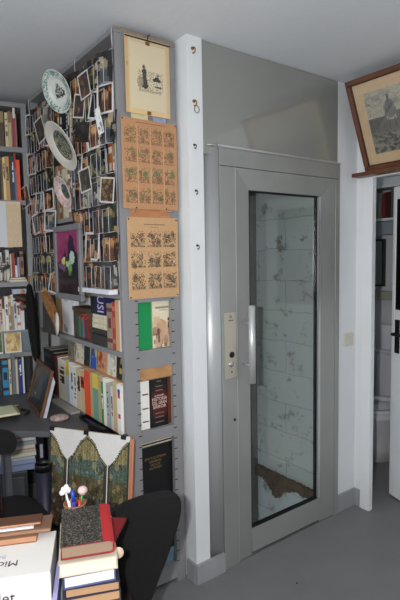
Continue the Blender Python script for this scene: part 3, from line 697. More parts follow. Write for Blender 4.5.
# bronze-topped photograph leaning at the far end of the upper row
yb = Y_(41, 1.2, .95)
lp = tag(empty('leaning_picture', frame((.902, Y_(42.5, 1.2, .902), BT+.002), r=(.04, -1, 0), u=(.03, 0, 1))), 'dark picture with slanting carved bronze top, leaning on the far end of the upper row', 'picture')
WL = .20
CB = mat('carved_bronze', (150, 104, 62), .55, noise=.4, nscale=50, bump=.8, bscale=60)
F_ = Matrix.Rotation(pi/2, 4, 'X')
MB().prism([(0, 0), (WL, 0), (WL, .03), (0, .18)], -.012, 0, M=F_).build('picture_face', mat('dark_photo', (44, 40, 36), .4, noise=.6, nscale=22), lp)
MB().prism([(0, .18), (WL, .03), (WL+.012, .08), (.045, .235), (0, .225)], -.02, .004, M=F_).build('carved_top', CB, lp)
og = MB().lathe([(0, 0), (.05, 0), (.052, .004), (0, .008)], 24, M=Matrix.Translation((WL+.015, -.004, .065)) @ Matrix.Rotation(pi/2, 4, 'X') @ Matrix.Diagonal((.55, 1.2, 1, 1)))
og.build('oval_medallion', mat('pale_oval', (206, 200, 190), .5), lp)

# filler rows behind the racks
PAL = [((120, 72, 44), 'brown'), ((176, 150, 112), 'tan'), ((206, 196, 172), 'cream'), ((60, 44, 38), 'dark brown'), ((150, 60, 40), 'rust red'), ((44, 60, 96), 'navy'), ((90, 96, 84), 'grey green'), ((196, 110, 60), 'orange brown'), ((40, 40, 44), 'black'), ((150, 128, 96), 'khaki')]
def fill(z, hmin, hmax, where, group, fixed):
    y = 1.899; k = 0
    rr = random.Random(int(z*100))
    while y < 2.955:
        th = rr.uniform(.022, .042)
        if y < 2.535 and y+th > 2.53: y = 2.562; continue
        if y+th > 2.957: break
        c, adj = PAL[rr.randrange(len(PAL))]
        for (a, b_, cc, ad) in fixed:
            if a <= y < b_: c, adj = cc, ad
        h = rr.uniform(hmin, hmax)
        book(frame((.99, y+th-.001, z+.0003), r=(0, -1, 0), u=(0, 0, 1)), th-.0015, h, .17, c, adj+' book, '+ORD[k]+' from the end panel '+where, group, 'title' if k % 3 else 'bands', seed=k)
        y += th; k += 1
fill(2.10, .22, .30, 'on the top shelf', 'books on the top row behind the racks', [(1.87, 1.93, (140, 34, 38), 'crimson'), (1.93, 1.97, (178, 96, 60), 'terracotta'), (1.97, 2.1, (176, 108, 70), 'orange brown'), (2.25, 2.45, (200, 176, 140), 'pale tan')])
fill(1.75, .24, .32, 'on the second shelf', 'books on the second row behind the racks', [(2.28, 2.33, (204, 80, 50), 'orange red'), (2.33, 2.40, (190, 160, 120), 'tan'), (2.40, 2.45, (40, 90, 150), 'bright blue'), (2.45, 2.53, (150, 120, 90), 'brown')])
fill(1.385, .24, .34, 'on the third shelf', 'books on the third row behind the racks', [(2.3, 2.36, (190, 170, 130), 'pale olive'), (2.36, 2.42, (120, 120, 90), 'olive'), (2.42, 2.56, (24, 36, 110), 'deep blue')])

# ------------------------------------------------------------------ postcard racks
CPAL = [([(120, 70, 36), (176, 108, 56), (40, 28, 22), (200, 150, 92)], (60, 42, 30), 'brown and gold'), ([(44, 58, 40), (120, 104, 60), (30, 34, 30), (170, 150, 90)], (38, 40, 34), 'dark green and gold'),
        ([(170, 96, 64), (120, 50, 36), (60, 32, 28), (206, 160, 116)], (80, 48, 38), 'rust and flesh toned'), ([(150, 144, 130), (90, 90, 88), (60, 56, 52), (186, 180, 166)], (110, 106, 98), 'grey sepia'),
        ([(80, 90, 96), (140, 136, 124), (46, 46, 50), (190, 170, 136)], (70, 72, 74), 'muted blue'), ([(34, 28, 26), (70, 50, 38), (120, 84, 56)], (26, 22, 22), 'very dark'), ([(120, 120, 84), (160, 150, 110), (70, 70, 50)], (90, 92, 70), 'olive landscape')]
def rack(Y0, Z0, ncol, nrow, cw, rh, X, nm, label, seed, hook=True):
    Mr = frame((X, Y0, Z0), r=(0, -1, 0), u=(0, 0, 1)); rk = tag(empty('postcard_rack', Mr), label, 'rack', 'wire postcard racks')
    W = ncol*cw; Hh = nrow*rh+.04
    fr = MB()
    for i in range(ncol+1): fr.tube([(i*cw, 0, 0), (i*cw, 0, Hh)], .0014, 5)
    for j in range(0, nrow+1, 2): fr.tube([(0, 0, j*rh+.02), (W, 0, j*rh+.02)], .0012, 5)
    fr.build('frame', WIRE, rk)
    for i in (0, ncol):
        MB().tube([(i*cw, 0, Hh-.01), (i*cw, -.002, Hh+.03), (i*cw, 0, AZ-Z0-.012), (i*cw, .003, AZ-Z0+.002)], .0019, 6).build('hanging_hook', WIRE, rk)
    rr = random.Random(seed); n = 0
    for j in range(nrow):
        for i in range(ncol):
            x0 = i*cw+.006; x1 = (i+1)*cw-.006; z0 = j*rh+.004; zt = z0+rh*.82; yo = -.034
            pk = MB()
            xa = x0+.016; xb = x1-.010
            pk.tube([(x0, 0, z0+.006), (xa, yo, z0), (xa, yo, zt), (xb, yo, zt), (xb, yo, z0), (xa, yo, z0)], .0013, 5)
            pk.tube([(xb, yo, z0), (x1, 0, z0+.006)], .0013, 5)
            pk.build('pocket', WIRE, rk)
            if rr.random() < .06: continue
            pal, bg, adj = CPAL[rr.choice([0, 0, 0, 1, 1, 2, 2, 3, 4, 5, 5, 6])]
            wide = rr.random() < .2
            cwid = cw*rr.uniform(.95, 1.12); chg = rh*rr.uniform(.98, 1.18); th_ = math.radians(rr.uniform(12, 21))
            cv = Cv(10, 14, bg, 8, rr.randrange(9999)); pal = [tuple(int(v*1.0) for v in q) for q in pal]; cv.a *= .55; cv.blobs(0, 0, 1, 1, pal+[(26, 22, 20)]*2, 22, (.05, .17), .8)
            if rr.random() < .45: cv.ell(.5, .4, .22, .2, pal[-1], .7).poly([(.2, 1), (.35, .5), (.65, .5), (.8, 1)], pal[0], .7)
            a_ = cv.get(); bord = rr.random() < .3
            if bord: a_[0, :] = a_[-1, :] = (206, 202, 196); a_[:, 0] = a_[:, -1] = (206, 202, 196)
            roll = math.radians(rr.choice([0, 3, -4, 6, -8, 12, -16, 4, -7]))
            cm = MB().sheet(cwid, chg, a_, -cwid/2, 0, 0).box(-cwid/2, cwid/2, .0002, .0009, 0, chg, col=(120, 112, 100))
            Ml = T((x0+x1)/2+rr.uniform(-.004, .004), -.004-cwid*.5*math.sin(th_), z0+.006) @ Matrix.Rotation(th_, 4, 'Z') @ Matrix.Rotation(math.radians(-2.5), 4, 'X') @ Matrix.Rotation(roll, 4, 'Y')
            o = cm.build('postcard', PRG, None, Mr @ Ml)
            tag(o, ('white-bordered ' if bord else '')+adj+' postcard, '+('top' if j == nrow-1 else ORD[nrow-1-j])+' row, '+ORD[ncol-1-i]+' from the right in the '+nm+' rack', 'postcard', 'postcards in the '+nm+' wire rack')
            n += 1
rack(2.262, 1.40, 4, 8, .0965, .121, .948, 'right', 'white wire postcard rack hanging near the slotted end of the bookshelf', 11)
rack(2.955, 1.345, 4, 9, .0885, .112, .948, 'left', 'white wire postcard rack hanging at the far corner of the bookshelf', 23)
# odd white cards sitting crooked on the racks
for (px, py, Xc, w_, h_, rl, pal, bg, bord, lab) in [
    (25, 197, .905, .12, .145, -16, [(150, 110, 60), (80, 56, 36), (60, 44, 30)], (70, 50, 36), True, 'crooked brown postcard jutting out at the left edge of the left rack'),
    (84, 85, .905, .09, .13, -12, [(120, 80, 56), (50, 40, 36)], (60, 50, 44), True, 'tilted white-bordered postcard high on the right rack, near the green plate'),
    (99, 121, .905, .045, .13, -14, [(220, 220, 216)], (218, 218, 214), False, 'blank white card stuck at a slant in the right rack'),
    (79, 106, .905, .10, .12, 12, [(150, 100, 70), (40, 36, 34)], (46, 40, 38), True, 'white-edged portrait postcard right of the green rimmed plate'),
    (82, 132, .905, .12, .10, 10, [(60, 60, 56), (30, 30, 30)], (34, 32, 32), False, 'dark landscape postcard between the large plate and the right rack'),
    (107, 190, .905, .11, .12, 8, [(140, 110, 60), (60, 40, 30)], (60, 44, 34), True, 'leaning white-bordered golden postcard halfway down the right rack'),
    (85, 180, .905, .10, .12, -9, [(90, 80, 50), (40, 36, 28)], (44, 40, 32), True, 'slanted olive brown postcard right of the small pink plate'),
    (40, 130, .905, .10, .15, -20, [(110, 80, 50), (60, 60, 60)], (60, 54, 48), True, 'steeply slanted brown postcard near the top of the left rack')]:
    w_ *= .84; h_ *= .86; c_ = at(px, py, 'X', Xc); cv = Cv(12, 16, bg, 12, px); cv.blobs(0, 0, 1, 1, pal+[tuple(int(v*.5) for v in pal[0])], 34, (.04, .13), .8); a_ = cv.get()
    if bord: a_[0, :] = a_[-1, :] = (196, 192, 186); a_[:, 0] = a_[:, -1] = (196, 192, 186)
    o = MB().sheet(w_, h_, a_, -w_/2, -h_/2, 0).box(-w_/2, w_/2, .0002, .0009, -h_/2, h_/2, col=(150, 140, 128))
    o = o.build('postcard', PRG, None, frame(c_, r=(0, -1, 0), u=(0, 0, 1)) @ Matrix.Rotation(math.radians(13), 4, 'Z') @ Matrix.Rotation(math.radians(rl), 4, 'Y')); tag(o, lab, 'postcard', 'loose postcards stuck on the racks')
# a large white card lying in the bottom tray of the right rack
o = tag(MB().box(0, .33, -.045, -.004, 0, .02).build('card_box', mat('white_card', (216, 216, 220), .6), None, frame((.948, 2.22, 1.3857), r=(0, -1, 0), u=(0, 0, 1))), 'long white card strip on the shelf edge under the right rack', 'card')

# ------------------------------------------------------------------ plates
def plate(px, X, R, n, colf, label, wire_up):
    c = at(px[0], px[1], 'X', X); n = Vector(n).normalized()
    z = n; x = Vector((0, 0, 1)).cross(z).normalized(); y = z.cross(x)
    m = Matrix((x, y, z)).transposed().to_4x4(); m.translation = c
    prof = [(0, 0), (R*.25, 0), (R*.55, .001), (R*.60, .004), (R*.66, .010), (R*.8, .014), (R*.97, .018), (R, .0185), (R, .016), (R*.8, .010), (R*.62, .002), (R*.5, -.004), (R*.25, -.004), (0, -.004)]
    # finer rim rings so that the painting can vary
    p2 = []
    for i in range(len(prof)-1):
        k = 4 if i in (0, 1, 4, 5) else 1
        for q in range(k):
            t = q/k; p2.append((prof[i][0]*(1-t)+prof[i+1][0]*t, prof[i][1]*(1-t)+prof[i+1][1]*t))
    p2.append(prof[-1])
    def cf(i, k):
        r = (p2[i][0]+p2[i+1][0])/2/R; top = i < len(p2)-8
        return colf(r, 2*pi*(k+.5)/64, top)
    mb = MB().lathe(p2, 64, colf=cf)
    o = mb.build('plate', PRD, None, m); tag(o, label, 'plate', 'plates hung on the bookshelf')
    # hanger wire from the back of the plate to the shelf front
    e = m.inverted() @ Vector((.9535, c.y, c.z+R*.9)); e2 = Vector((0, R*.5, -.004))
    MB().tube([e, e2], .0014, 6).tube([Vector((0, -R*.5, -.004)), Vector((0, R*.5, -.0045))], .0014, 6).build('wire_hanger', CHROME, o)
    return o
rp = np.random.RandomState(5); nz = rp.rand(40, 64)
def c1(r, a, top):
    base = (206, 208, 200); k = int(a/(2*pi)*64) % 64; i = int(r*39)
    if top and r > .68:
        g = .5+.5*math.sin(a*5+1)
        if nz[i, k] < .25+.5*g: return (104, 142, 130) if nz[(i+3) % 40, k] > .4 else (140, 164, 154)
    if top and r < .5:
        x, y = r*math.cos(a), r*math.sin(a)
        if abs(x) < .36 and -.28 < y < .38-abs(x) and nz[i, k] < .75: return (52, 52, 56)
    return base
def c2(r, a, top):
    k = int(a/(2*pi)*64) % 64; i = int(r*39)
    if top and r < .62: return [(92, 100, 96), (120, 122, 108), (66, 76, 78), (150, 140, 100)][int(nz[i, (k//3) % 64]*4)]
    return (208, 202, 192)
def c3(r, a, top):
    k = int(a/(2*pi)*64) % 64; i = int(r*39)
    if top and r < .5: return [(70, 86, 84), (44, 56, 60), (120, 126, 120)][int(nz[i, (k//3) % 64]*3)]
    if top and r > .62 and nz[i, (k//2) % 64] < .45: return (196, 150, 150)
    return (212, 196, 190)
plate((59.2, 91), .885, .097, (-0.889, -0.219, -0.402), c1, 'white plate with green leafy rim, topmost of the three hung plates', 0)
plate((63.6, 145), .866, .118, (-0.87, 0.002, -0.492), c2, 'large plain-rimmed plate with grey centre, middle of the three hung plates', 0)
plate((65.6, 191.5), .898, .079, (-0.939, -0.02, -0.344), c3, 'small plate with pink patterned rim, lowest of the three hung plates', 0)

# flower painting in a grey frame
X = .897
a = at(51.7, 227.7, 'X', X); c = at(83, 299.5, 'X', X); b_ = at(77.3, 225, 'X', X)
yL = a.y-.01; yR = at(80, 262, 'X', X).y; z0 = 1.338; z1 = 1.705; W = yL-yR; Hh = z1-z0
pm = frame((X, yL, z0), r=(0, -1, 0), u=(0, 0, 1)); pt_ = tag(empty('framed_painting', pm), 'still life painting of pale flowers on magenta in a grey frame below the plates', 'picture')
fw = .030; f_ = MB()
for (x0, x1, q0, q1) in ((0, W, 0, fw), (0, W, Hh-fw, Hh), (0, fw, fw, Hh-fw), (W-fw, W, fw, Hh-fw)): f_.box(x0, x1, 0, .02, q0, q1)
bevel(f_.build('frame', mat('silver_grey_frame', (120, 120, 122), .5, noise=.1, nscale=20), pt_), .004)
cv = Cv(34, 44, (30, 22, 26), 4, 6)
cv.poly([(0, 0), (1, 0), (1, .4), (.62, .2), (.45, .45), (0, .5)], (150, 44, 96)).blobs(0, 0, .6, .45, [(170, 60, 110), (120, 34, 80), (140, 60, 90)], 24, (.03, .09), .5)
cv.poly([(.55, .12), (.66, .06), (.78, .12), (.85, .45), (.95, .62), (.5, .66), (.5, .4)], (34, 30, 54)).poly([(.25, .5), (.4, .26), (.48, .5)], (40, 34, 60))
cv.poly([(.04, .52), (.3, .5), (.6, .62), (.5, .68), (.05, .58)], (120, 84, 120)).ell(.3, .48, .09, .055, (196, 206, 80)).ell(.34, .44, .05, .03, (220, 224, 150))
cv.ell(.7, .42, .11, .10, (186, 210, 190)).ell(.6, .55, .09, .09, (168, 200, 130)).ell(.46, .52, .06, .05, (180, 200, 170)).poly([(.45, .6), (.66, .5), (.68, .68), (.55, .72)], (120, 170, 84))
cv.blobs(.05, .66, .9, .98, [(60, 26, 32), (26, 20, 24), (74, 34, 30)], 24, (.04, .12), .5)
MB().sheet(W-2*fw, Hh-2*fw, cv.get(), fw, fw, .008).build('canvas', PRG, pt_)
MB().box(fw*.5, W-fw*.5, .0085, .019, fw*.5, Hh-fw*.5).build('backing', mat('brown_board', (120, 96, 70), .8), pt_)
MB().tube([(W*.5, .02, Hh*.8), (W*.5, .058, Hh*.85)], .002, 6).build('hanger', CHROME, pt_)

# ------------------------------------------------------------------ prints on the slotted end
def pprint(name, x0, x1, z0, z1, y, img, label, th=.0015, curl=.0):
    bend = (lambda u, t: -curl*max(0, (u-.8)/.2)**2*max(0, .35-t)*3) if curl else None
    o = MB().sheet(x1-x0, z1-z0, img, 0, 0, 0).box(0, x1-x0, .0002, th, 0, z1-z0, col=(190, 160, 120))
    o = o.build(name, PR, None, T(x0, y, z0)); return tag(o, label, 'print', 'old prints on the bookshelf end')
# top: mounted engraving hung on a rod
cv = Cv(56, 84, (206, 188, 156), 3, 30)
cv.rect(0, 0, .07, 1, (200, 164, 112), .8).rect(.93, 0, 1, 1, (202, 172, 124), .7).rect(0, 0, 1, .02, (206, 168, 112), .8).rect(.07, .94, .93, 1, (218, 186, 132), .8)
cv.rect(.10, .06, .9, .93, (212, 198, 168), .9).rect(.10, .06, .9, .066, (190, 166, 126), .6).rect(.10, .925, .9, .93, (180, 156, 116), .6)
cv.ell(.05, .37, .03, .03, (190, 140, 80), .7)
cv.poly([(.36, .42), (.42, .38), (.47, .42), (.46, .5), (.50, .62), (.44, .66), (.36, .64), (.38, .52)], (66, 62, 58)).ell(.405, .375, .035, .028, (96, 84, 74)).ell(.32, .57, .07, .08, (150, 138, 118), .7)
cv.poly([(.62, .50), (.72, .46), (.78, .52), (.76, .60), (.70, .54), (.60, .53)], (48, 46, 44)).ell(.72, .455, .03, .02, (120, 108, 94)).ell(.74, .58, .09, .05, (206, 196, 172)).rect(.66, .60, .8, .615, (80, 76, 70))
cv.speck(.26, .42, .84, .70, (110, 102, 90), .35, .5).rect(.28, .665, .8, .685, (150, 140, 120), .5).rect(.42, .735, .70, .742, (150, 136, 112), .7)
o = pprint('mounted_engraving', 0.992, 1.206, 2.138, 2.448, 1.852, cv.get(), 'cream mounted engraving of two figures, topmost print on the bookshelf end', .003)
MB().tube([(-.0, -.004, .302), (.214, -.004, .302)], .003, 8).build('hanging_rod', BLACKP, o)
MB().tube([(.107, -.004, .302), (.107, -.006, .32), (.115, -.006, .328), (.118, .018, .322)], .0018, 6).build('hook', BLACKP, o)
for z in (.29, .008): bevel(MB().box(.098, .116, -.004, .006, z-.006, z+.008).build('clip', BRASS, o), .001)
def vign(cv, nx, ny, x0, x1, y0, y1, gx, gy, inks, pap, green=None, seed=0):
    rs = np.random.RandomState(seed)
    for j in range(ny):
        for i in range(nx):
            a = x0+(x1-x0)*i/nx+gx; b = x0+(x1-x0)*(i+1)/nx-gx; c = y0+(y1-y0)*j/ny+gy; d = y0+(y1-y0)*(j+1)/ny-gy*1.6
            cx, cy = (a+b)/2, (c+d)/2; w, h = (b-a)/2, (d-c)/2
            for _ in range(9):
                q = rs.uniform(.15, .42)
                cv.ell(cx+rs.uniform(-.75, .75)*w, cy+rs.uniform(-.6, .8)*h, w*q*.8, h*q*.9, inks[rs.randint(len(inks))], .38)
            cv.speck(a, c+h*.3, b, d, inks[1], .38, .62); cv.speck(a, c, b, c+h*.5, inks[0], .16, .5); cv.rect(a, d-h*.22, b, d, inks[0], .3)
            if green is not None:
                gk = green[j]
                for _ in range(int(6*gk)): cv.ell(cx+rs.uniform(-.8, .8)*w, cy+rs.uniform(-.9, .1)*h, w*.3, h*.25, (92, 118, 74), .42)
            cv.rect(a, d+gy*.3, b, d+gy*.55, inks[0], .35)
cv = Cv(68, 92, (182, 136, 98), 3, 31); cv.rect(.25, .035, .8, .045, (130, 84, 56), .6)
for i in range(1, 4): cv.rect(.03+.235*i, .07, .035+.235*i+.006, .93, (216, 166, 122), .5)
vign(cv, 4, 4, .03, .97, .06, .97, .015, .02, [(112, 84, 58), (90, 72, 54), (134, 100, 70), (170, 130, 88)], None, [.3, .4, 1.3, .5], 4)
o = pprint('picture_sheet', .968, 1.240, 1.746, 2.119, 1.858, cv.get(), 'orange-brown picture sheet of sixteen small coloured scenes, middle print on the bookshelf end')
for x, z in ((.006, .366), (.265, .366), (.06, .004), (.21, .004)): MB().lathe([(0, 0), (.003, 0), (.003, .002), (0, .003)], 10, M=Matrix.Translation((x, 0, z)) @ Matrix.Rotation(pi/2, 4, 'X')).build('pin', BLACKP, o)
cv = Cv(66, 88, (192, 154, 112), 3, 33); cv.rect(.32, .075, .74, .088, (120, 92, 66), .8).rect(.45, .115, .6, .122, (140, 110, 80), .6)
vign(cv, 3, 3, .04, .98, .14, .90, .02, .018, [(70, 58, 48), (44, 40, 36), (120, 96, 72), (214, 178, 134)], None, None, 9)
cv.rect(.06, .915, .95, .922, (150, 116, 84), .6)
o = pprint('picture_sheet', .982, 1.236, 1.362, 1.711, 1.860, cv.get(), 'tan picture sheet of nine black drawings, lowest print on the bookshelf end')
for x, z in ((.008, .34), (.246, .34), (.008, .008), (.246, .008)): MB().lathe([(0, 0), (.0035, 0), (.0035, .002), (0, .003)], 10, M=Matrix.Translation((x, 0, z)) @ Matrix.Rotation(pi/2, 4, 'X')).build('pin', BLACKP, o)
for (x0, x1, z0, z1, c, lab) in ((1.02, 1.10, 2.10, 2.145, (214, 204, 160), 'cream paper slip between the two upper prints'), (1.125, 1.19, 2.10, 2.14, (150, 166, 196), 'pale blue paper slip between the two upper prints'), (1.0, 1.20, 1.705, 1.752, (180, 124, 84), 'brown paper edge showing between the two lower prints')):
    cv = Cv(4, 3, c, 3, 2); o = pprint('paper_slip', x0, x1, z0, z1, 1.8655, cv.get(), lab); o['category'] = 'paper'
for x in (1.01, 1.19):
    o = tag(MB().tube([(0, 0, 0), (0, -.006, .004), (.012, -.008, .007), (.018, -.004, 0), (0, .002, -.004)], .002, 6).build('binder_clip', CHROME, None, T(x, 1.864, 1.735)), ('left' if x < 1.1 else 'right')+' small metal clip between the two lower prints', 'clip')
# ------------------------------------------------------------------ far bookcase
BO = Vector((.932, 2.965, 0)); BR = Vector((math.cos(math.radians(12)), -math.sin(math.radians(12)), 0)); BI = Vector((-BR.y, BR.x, 0))
BM = frame(BO, r=BR, u=(0, 0, 1))
def Bx(px, z, y=0): return along(BO+BI*y+Vector((0, 0, z)), BR, px=px)
def Bz(py, x=-.12, y=0): p = BO+BR*x+BI*y; return along(p, (0, 0, 1), py=py)
zt = 2.415
fb = tag(empty('bookcase', BM), 'grey bookcase across the far left corner, crossed by a row of books on each shelf', 'bookcase')
zs = [Bz(146.5), Bz(200), Bz(282), Bz(331), Bz(352.5)]
MB().box(-.03, 0, 0, .28, 0, zt).build('upright', SHELFG, fb); MB().box(-.83, -.80, 0, .28, 0, zt).build('upright', SHELFG, fb)
MB().box(-.83, 0.0, -.004, .28, zt, zt+.025).build('top_board', SHELFG, fb)
for z in zs[:3]+[zs[4]]: MB().box(-.80, -.03, 0, .272, z-.028, z).build('shelf_board', SHELFG, fb)
MB().box(-.80, -.03, .02, .272, zs[3]-.012, zs[3]).build('shelf_board', SHELFG, fb)
MB().box(-.80, -.03, .272, .28, .05, zt).build('back_panel', mat('dark_grey_back', (70, 70, 74), .8), fb)
MB().box(-.80, -.03, .03, .045, zs[4], zs[3]-.012).build('drawer_front', mat('blue_grey_enamel', (112, 124, 134), .5), fb)
MB().box(-.80, -.03, 0, .28, .0, .05).build('plinth', SHELFG, fb)
def rowB(items, z, y, where, group, dep=.17):
    n = len(items)
    for k, it in enumerate(items):
        x0, x1, h, c, adj = it[:5]; deco = it[5] if len(it) > 5 else 'title'; dc = it[6] if len(it) > 6 else (90, 80, 70)
        a = Bx(x0, z+h/2, y); b_ = min(Bx(x1, z+h/2, y), -.033); th = b_-a-.0015
        if th < .004: continue
        nn = n-1-k
        p = BO+BR*a+BI*y; p.z = z+.0003
        book(frame(p, r=BR, u=(0, 0, 1)), th, h, dep, c, adj+' book, '+(ORD[nn]+' from the right ' if nn else 'rightmost ')+where, group, deco, dc, seed=k+3)
rowB([(-9, -5, .22, (70, 60, 50), 'dark brown'), (-5, 0, .23, (110, 90, 66), 'brown'), (0, 4.2, .20, (86, 70, 54), 'dull brown', 'split', (150, 130, 90)), (5, 8.4, .195, (206, 196, 166), 'cream'), (8.4, 11.6, .205, (200, 170, 120), 'straw coloured', 'split', (150, 110, 70)), (11.6, 13, .2, (110, 130, 124), 'thin grey green', 'plain'), (13, 15.6, .245, (184, 60, 70), 'tall red', 'split', (226, 214, 208)), (15.6, 17, .19, (150, 120, 116), 'thin pinkish', 'plain')],
     zs[0], .015, 'on the far bookcase top shelf', 'books on the top shelf of the far bookcase')
rowB([(-8, -4, .22, (60, 60, 60), 'charcoal'), (-4, 1, .22, (40, 34, 32), 'black'), (1, 3.2, .24, (120, 90, 64), 'brown'), (3.2, 6, .245, (222, 206, 150), 'pale yellow'), (6, 9.8, .25, (200, 148, 90), 'ochre'), (9.8, 12, .26, (40, 66, 66), 'dark teal', 'plain'), (12, 14.6, .255, (52, 62, 90), 'navy and white', 'title', (220, 220, 220)), (14.6, 16.8, .27, (120, 110, 130), 'grey violet', 'split', (170, 50, 44)), (16.8, 20.5, .235, (226, 84, 50), 'orange red', 'plain')],
     zs[1], .015, 'on the far bookcase second shelf', 'books on the second shelf of the far bookcase')
rowB([(-6, 0, .17, (206, 206, 200), 'off white'), (0, 2.6, .175, (216, 214, 206), 'white'), (2.6, 6, .16, (214, 190, 160), 'beige, dark topped', 'split', (60, 50, 46)), (6, 9.8, .19, (210, 208, 196), 'pale grey'), (10.4, 12, .165, (220, 216, 204), 'thin ivory', 'plain'), (12, 15.2, .17, (160, 66, 48), 'brick red', 'plain'), (15.2, 17.8, .14, (232, 232, 232), 'bright white', 'split', (60, 30, 30)), (17.8, 20, .145, (150, 150, 190), 'thin lilac', 'plain'), (20, 24, .18, (150, 104, 70), 'brown and navy', 'bands', (40, 44, 60))],
     zs[2], .072, 'on the far bookcase middle shelf', 'books on the middle shelf of the far bookcase')
rowB([(-6, 0, .185, (200, 190, 180), 'pale'), (0, 2.4, .19, (216, 190, 176), 'blush', 'title', (70, 40, 40)), (2.4, 5.2, .195, (222, 212, 196), 'ivory', 'split', (90, 50, 46)), (5.2, 8.8, .205, (226, 226, 222), 'white'), (8.8, 11.2, .21, (170, 130, 90), 'brown patterned', 'bands', (220, 200, 160)), (11.2, 14, .215, (150, 140, 130), 'grey brown', 'split', (210, 206, 196)), (14, 17, .20, (210, 212, 216), 'silvery white'), (17, 20.6, .2, (224, 222, 214), 'white bottomed', 'bands', (180, 110, 90)), (20.6, 24.5, .195, (214, 216, 220), 'pale grey-white', 'label', (190, 60, 60))],
     zs[3], .03, 'among the white books of the far bookcase', 'white books in the far bookcase')
rowB([(-8, -3, .2, (40, 40, 44), 'black'), (-3, 2, .19, (50, 44, 42), 'dark brown'), (2.6, 8.8, .20, (44, 130, 170), 'turquoise patterned', 'bands', (30, 34, 60)), (9, 11.8, .21, (200, 186, 150), 'cream'), (12.2, 16, .235, (110, 112, 118), 'thick grey', 'plain'), (16, 18.4, .205, (200, 190, 160), 'sand coloured', 'plain'), (18.6, 22.6, .20, (44, 50, 130), 'royal blue', 'title', (220, 220, 220)), (22.6, 24.6, .215, (206, 206, 204), 'thin white', 'plain')],
     .7525, -.06, 'at the back of the desk', 'books at the back of the desk', dep=.055)
# two-tone board, standing in front of the second shelf
x0, x1 = Bx(-6, 1.75, -.03), Bx(21.3, 1.75, -.03); z0, z1 = Bz(247, -.1, -.03), Bz(201.5, -.1, -.03)
cv = Cv(24, 20, (206, 182, 150), 2, 40); sp = (Bx(6.5, 1.75, -.03)-x0)/(x1-x0); cv.rect(0, 0, sp, 1, (204, 206, 210)).rect(0, 0, 1, .03, (220, 200, 170), .6)
bb_ = MB().sheet(x1-x0, z1-z0, cv.get()).box(0, x1-x0, .0003, .022, 0, z1-z0, col=(206, 190, 164))
p = BO+BR*x0-BI*.03; p.z = z0
o = tag(bb_.build('large_book', PR, None, frame(p, r=BR, u=(0, 0, 1))), 'large white and buff book facing out across the far bookcase', 'book')
MB().box(.01, .03, .023, .0305, .02, (z1-z0)-.02).box(x1-x0-.04, x1-x0-.02, .023, .0295, z1-z0-.04, z1-z0-.01).build('strap', BLACKP, o)
MB().box(.05, x1-x0-.05, .023, .0295, 0.004, .01).box(.05, x1-x0-.05, .010, .09, -.004, .0005).build('book_rest', SHELFG, o)
# footed metal dish
xx = Bx(3, zs[2]+.06, .02); p = BO+BR*xx+BI*.028; p.z = zs[2]
GM = mat('dull_pewter', (130, 128, 124), .4, metal=.6)
o = tag(MB().lathe([(0, 0), (.022, 0), (.02, .006), (.005, .012), (.005, .06), (.012, .07), (.040, .085), (.042, .10), (.038, .102), (.03, .088), (0, .08)], 28).build('metal_dish', GM, None, frame(p, r=BR, u=(0, 0, 1)) @ T(0, 0, .0)), 'footed pewter dish in front of the pale books on the middle shelf', 'dish')
# books lying flat in front of the middle shelf row
x0, x1 = Bx(9.5, zs[2], .0), -.04
for k, (h, c, ad) in enumerate([(.012, (200, 196, 186), 'pale'), (.014, (110, 108, 100), 'grey')]):
    p = BO+BR*(x0+.004*k)+BI*.004; p.z = zs[2]+(.0126 if k else 0)+.0002
    o = MB().box(0, x1-x0-.01*k, 0, .05, 0, h, col=c).build('booklet', PR, None, frame(p, r=BR, u=(0, 0, 1)))
    MB().box(.002, x1-x0-.012, -.0006, .04, .003, h-.003).build('page_block', PAGES, o)
    tag(o, ad+' booklet lying flat in front of the brick red book', 'booklet', 'booklets lying flat')
# the blue-white sheet and bird ornament
x0, x1 = Bx(13, 1.34, .0), -.034; zz0 = zs[3]+.216
o = tag(MB().box(0, x1-x0, .0, .12, 0, .03).build('paper_stack', mat('bluish_paper', (186, 194, 214), .7), None, None), 'bluish white papers lying on the white books of the far bookcase', 'paper')
p = BO+BR*x0+BI*.05; p.z = zz0; o.matrix_world = frame(p, r=BR, u=(0, 0, 1))
p = BO+BR*Bx(22.5, 1.3, -.02)-BI*.02; p.z = zs[2]-.028
mo = tag(empty('bird_ornament', frame(p, r=BR, u=(0, 0, 1))), 'brown and orange wooden bird ornament hanging before the white books', 'ornament')
bd = loft(MB(), [[(cx+.0*math.cos(a), .014*s_*math.cos(a), -.075+cz+.018*s_*math.sin(a)) for a in [2*pi*k/12 for k in range(12)]] for (cx, cz, s_) in [(-.05, .016, .3), (-.03, .012, .8), (0, .0, 1.1), (.02, -.004, .8), (.045, -.012, .25)]], n=12)
bd.build('body', mat('dark_wood_bird', (70, 48, 36), .6), mo)
for s_ in (-1, 1):
    MB().prism([(-.03, 0), (.03, .004), (.02, .045), (-.02, .05), (-.05, .03)], -.002, .002, M=T(0, s_*.012, -.07) @ Matrix.Rotation(s_*-.5, 4, 'X') @ Matrix.Rotation(0, 4, 'Z') @ T(0, 0, 0)).build('wing', mat('dark_wood_bird', (70, 48, 36), .6), mo)
MB().lathe([(0, -.012), (.009, -.008), (.012, 0), (.009, .009), (0, .012)], 14, M=T(.0, -.012, -.03)).build('orange_bead', mat('orange_bead', (214, 130, 60), .5), mo)
loft(MB(), [oval(.004, .004, -.135, 0, 10), oval(.032, .02, -.125, 0, 10), oval(.036, .022, -.112, 0, 10), oval(.01, .01, -.105, 0, 10)], n=10).build('nest', mat('grey_nest', (110, 100, 92), .8), mo)
MB().tube([(0, 0, 0), (0, 0, -.11)], .0012, 5).build('string', BLACKP, mo)
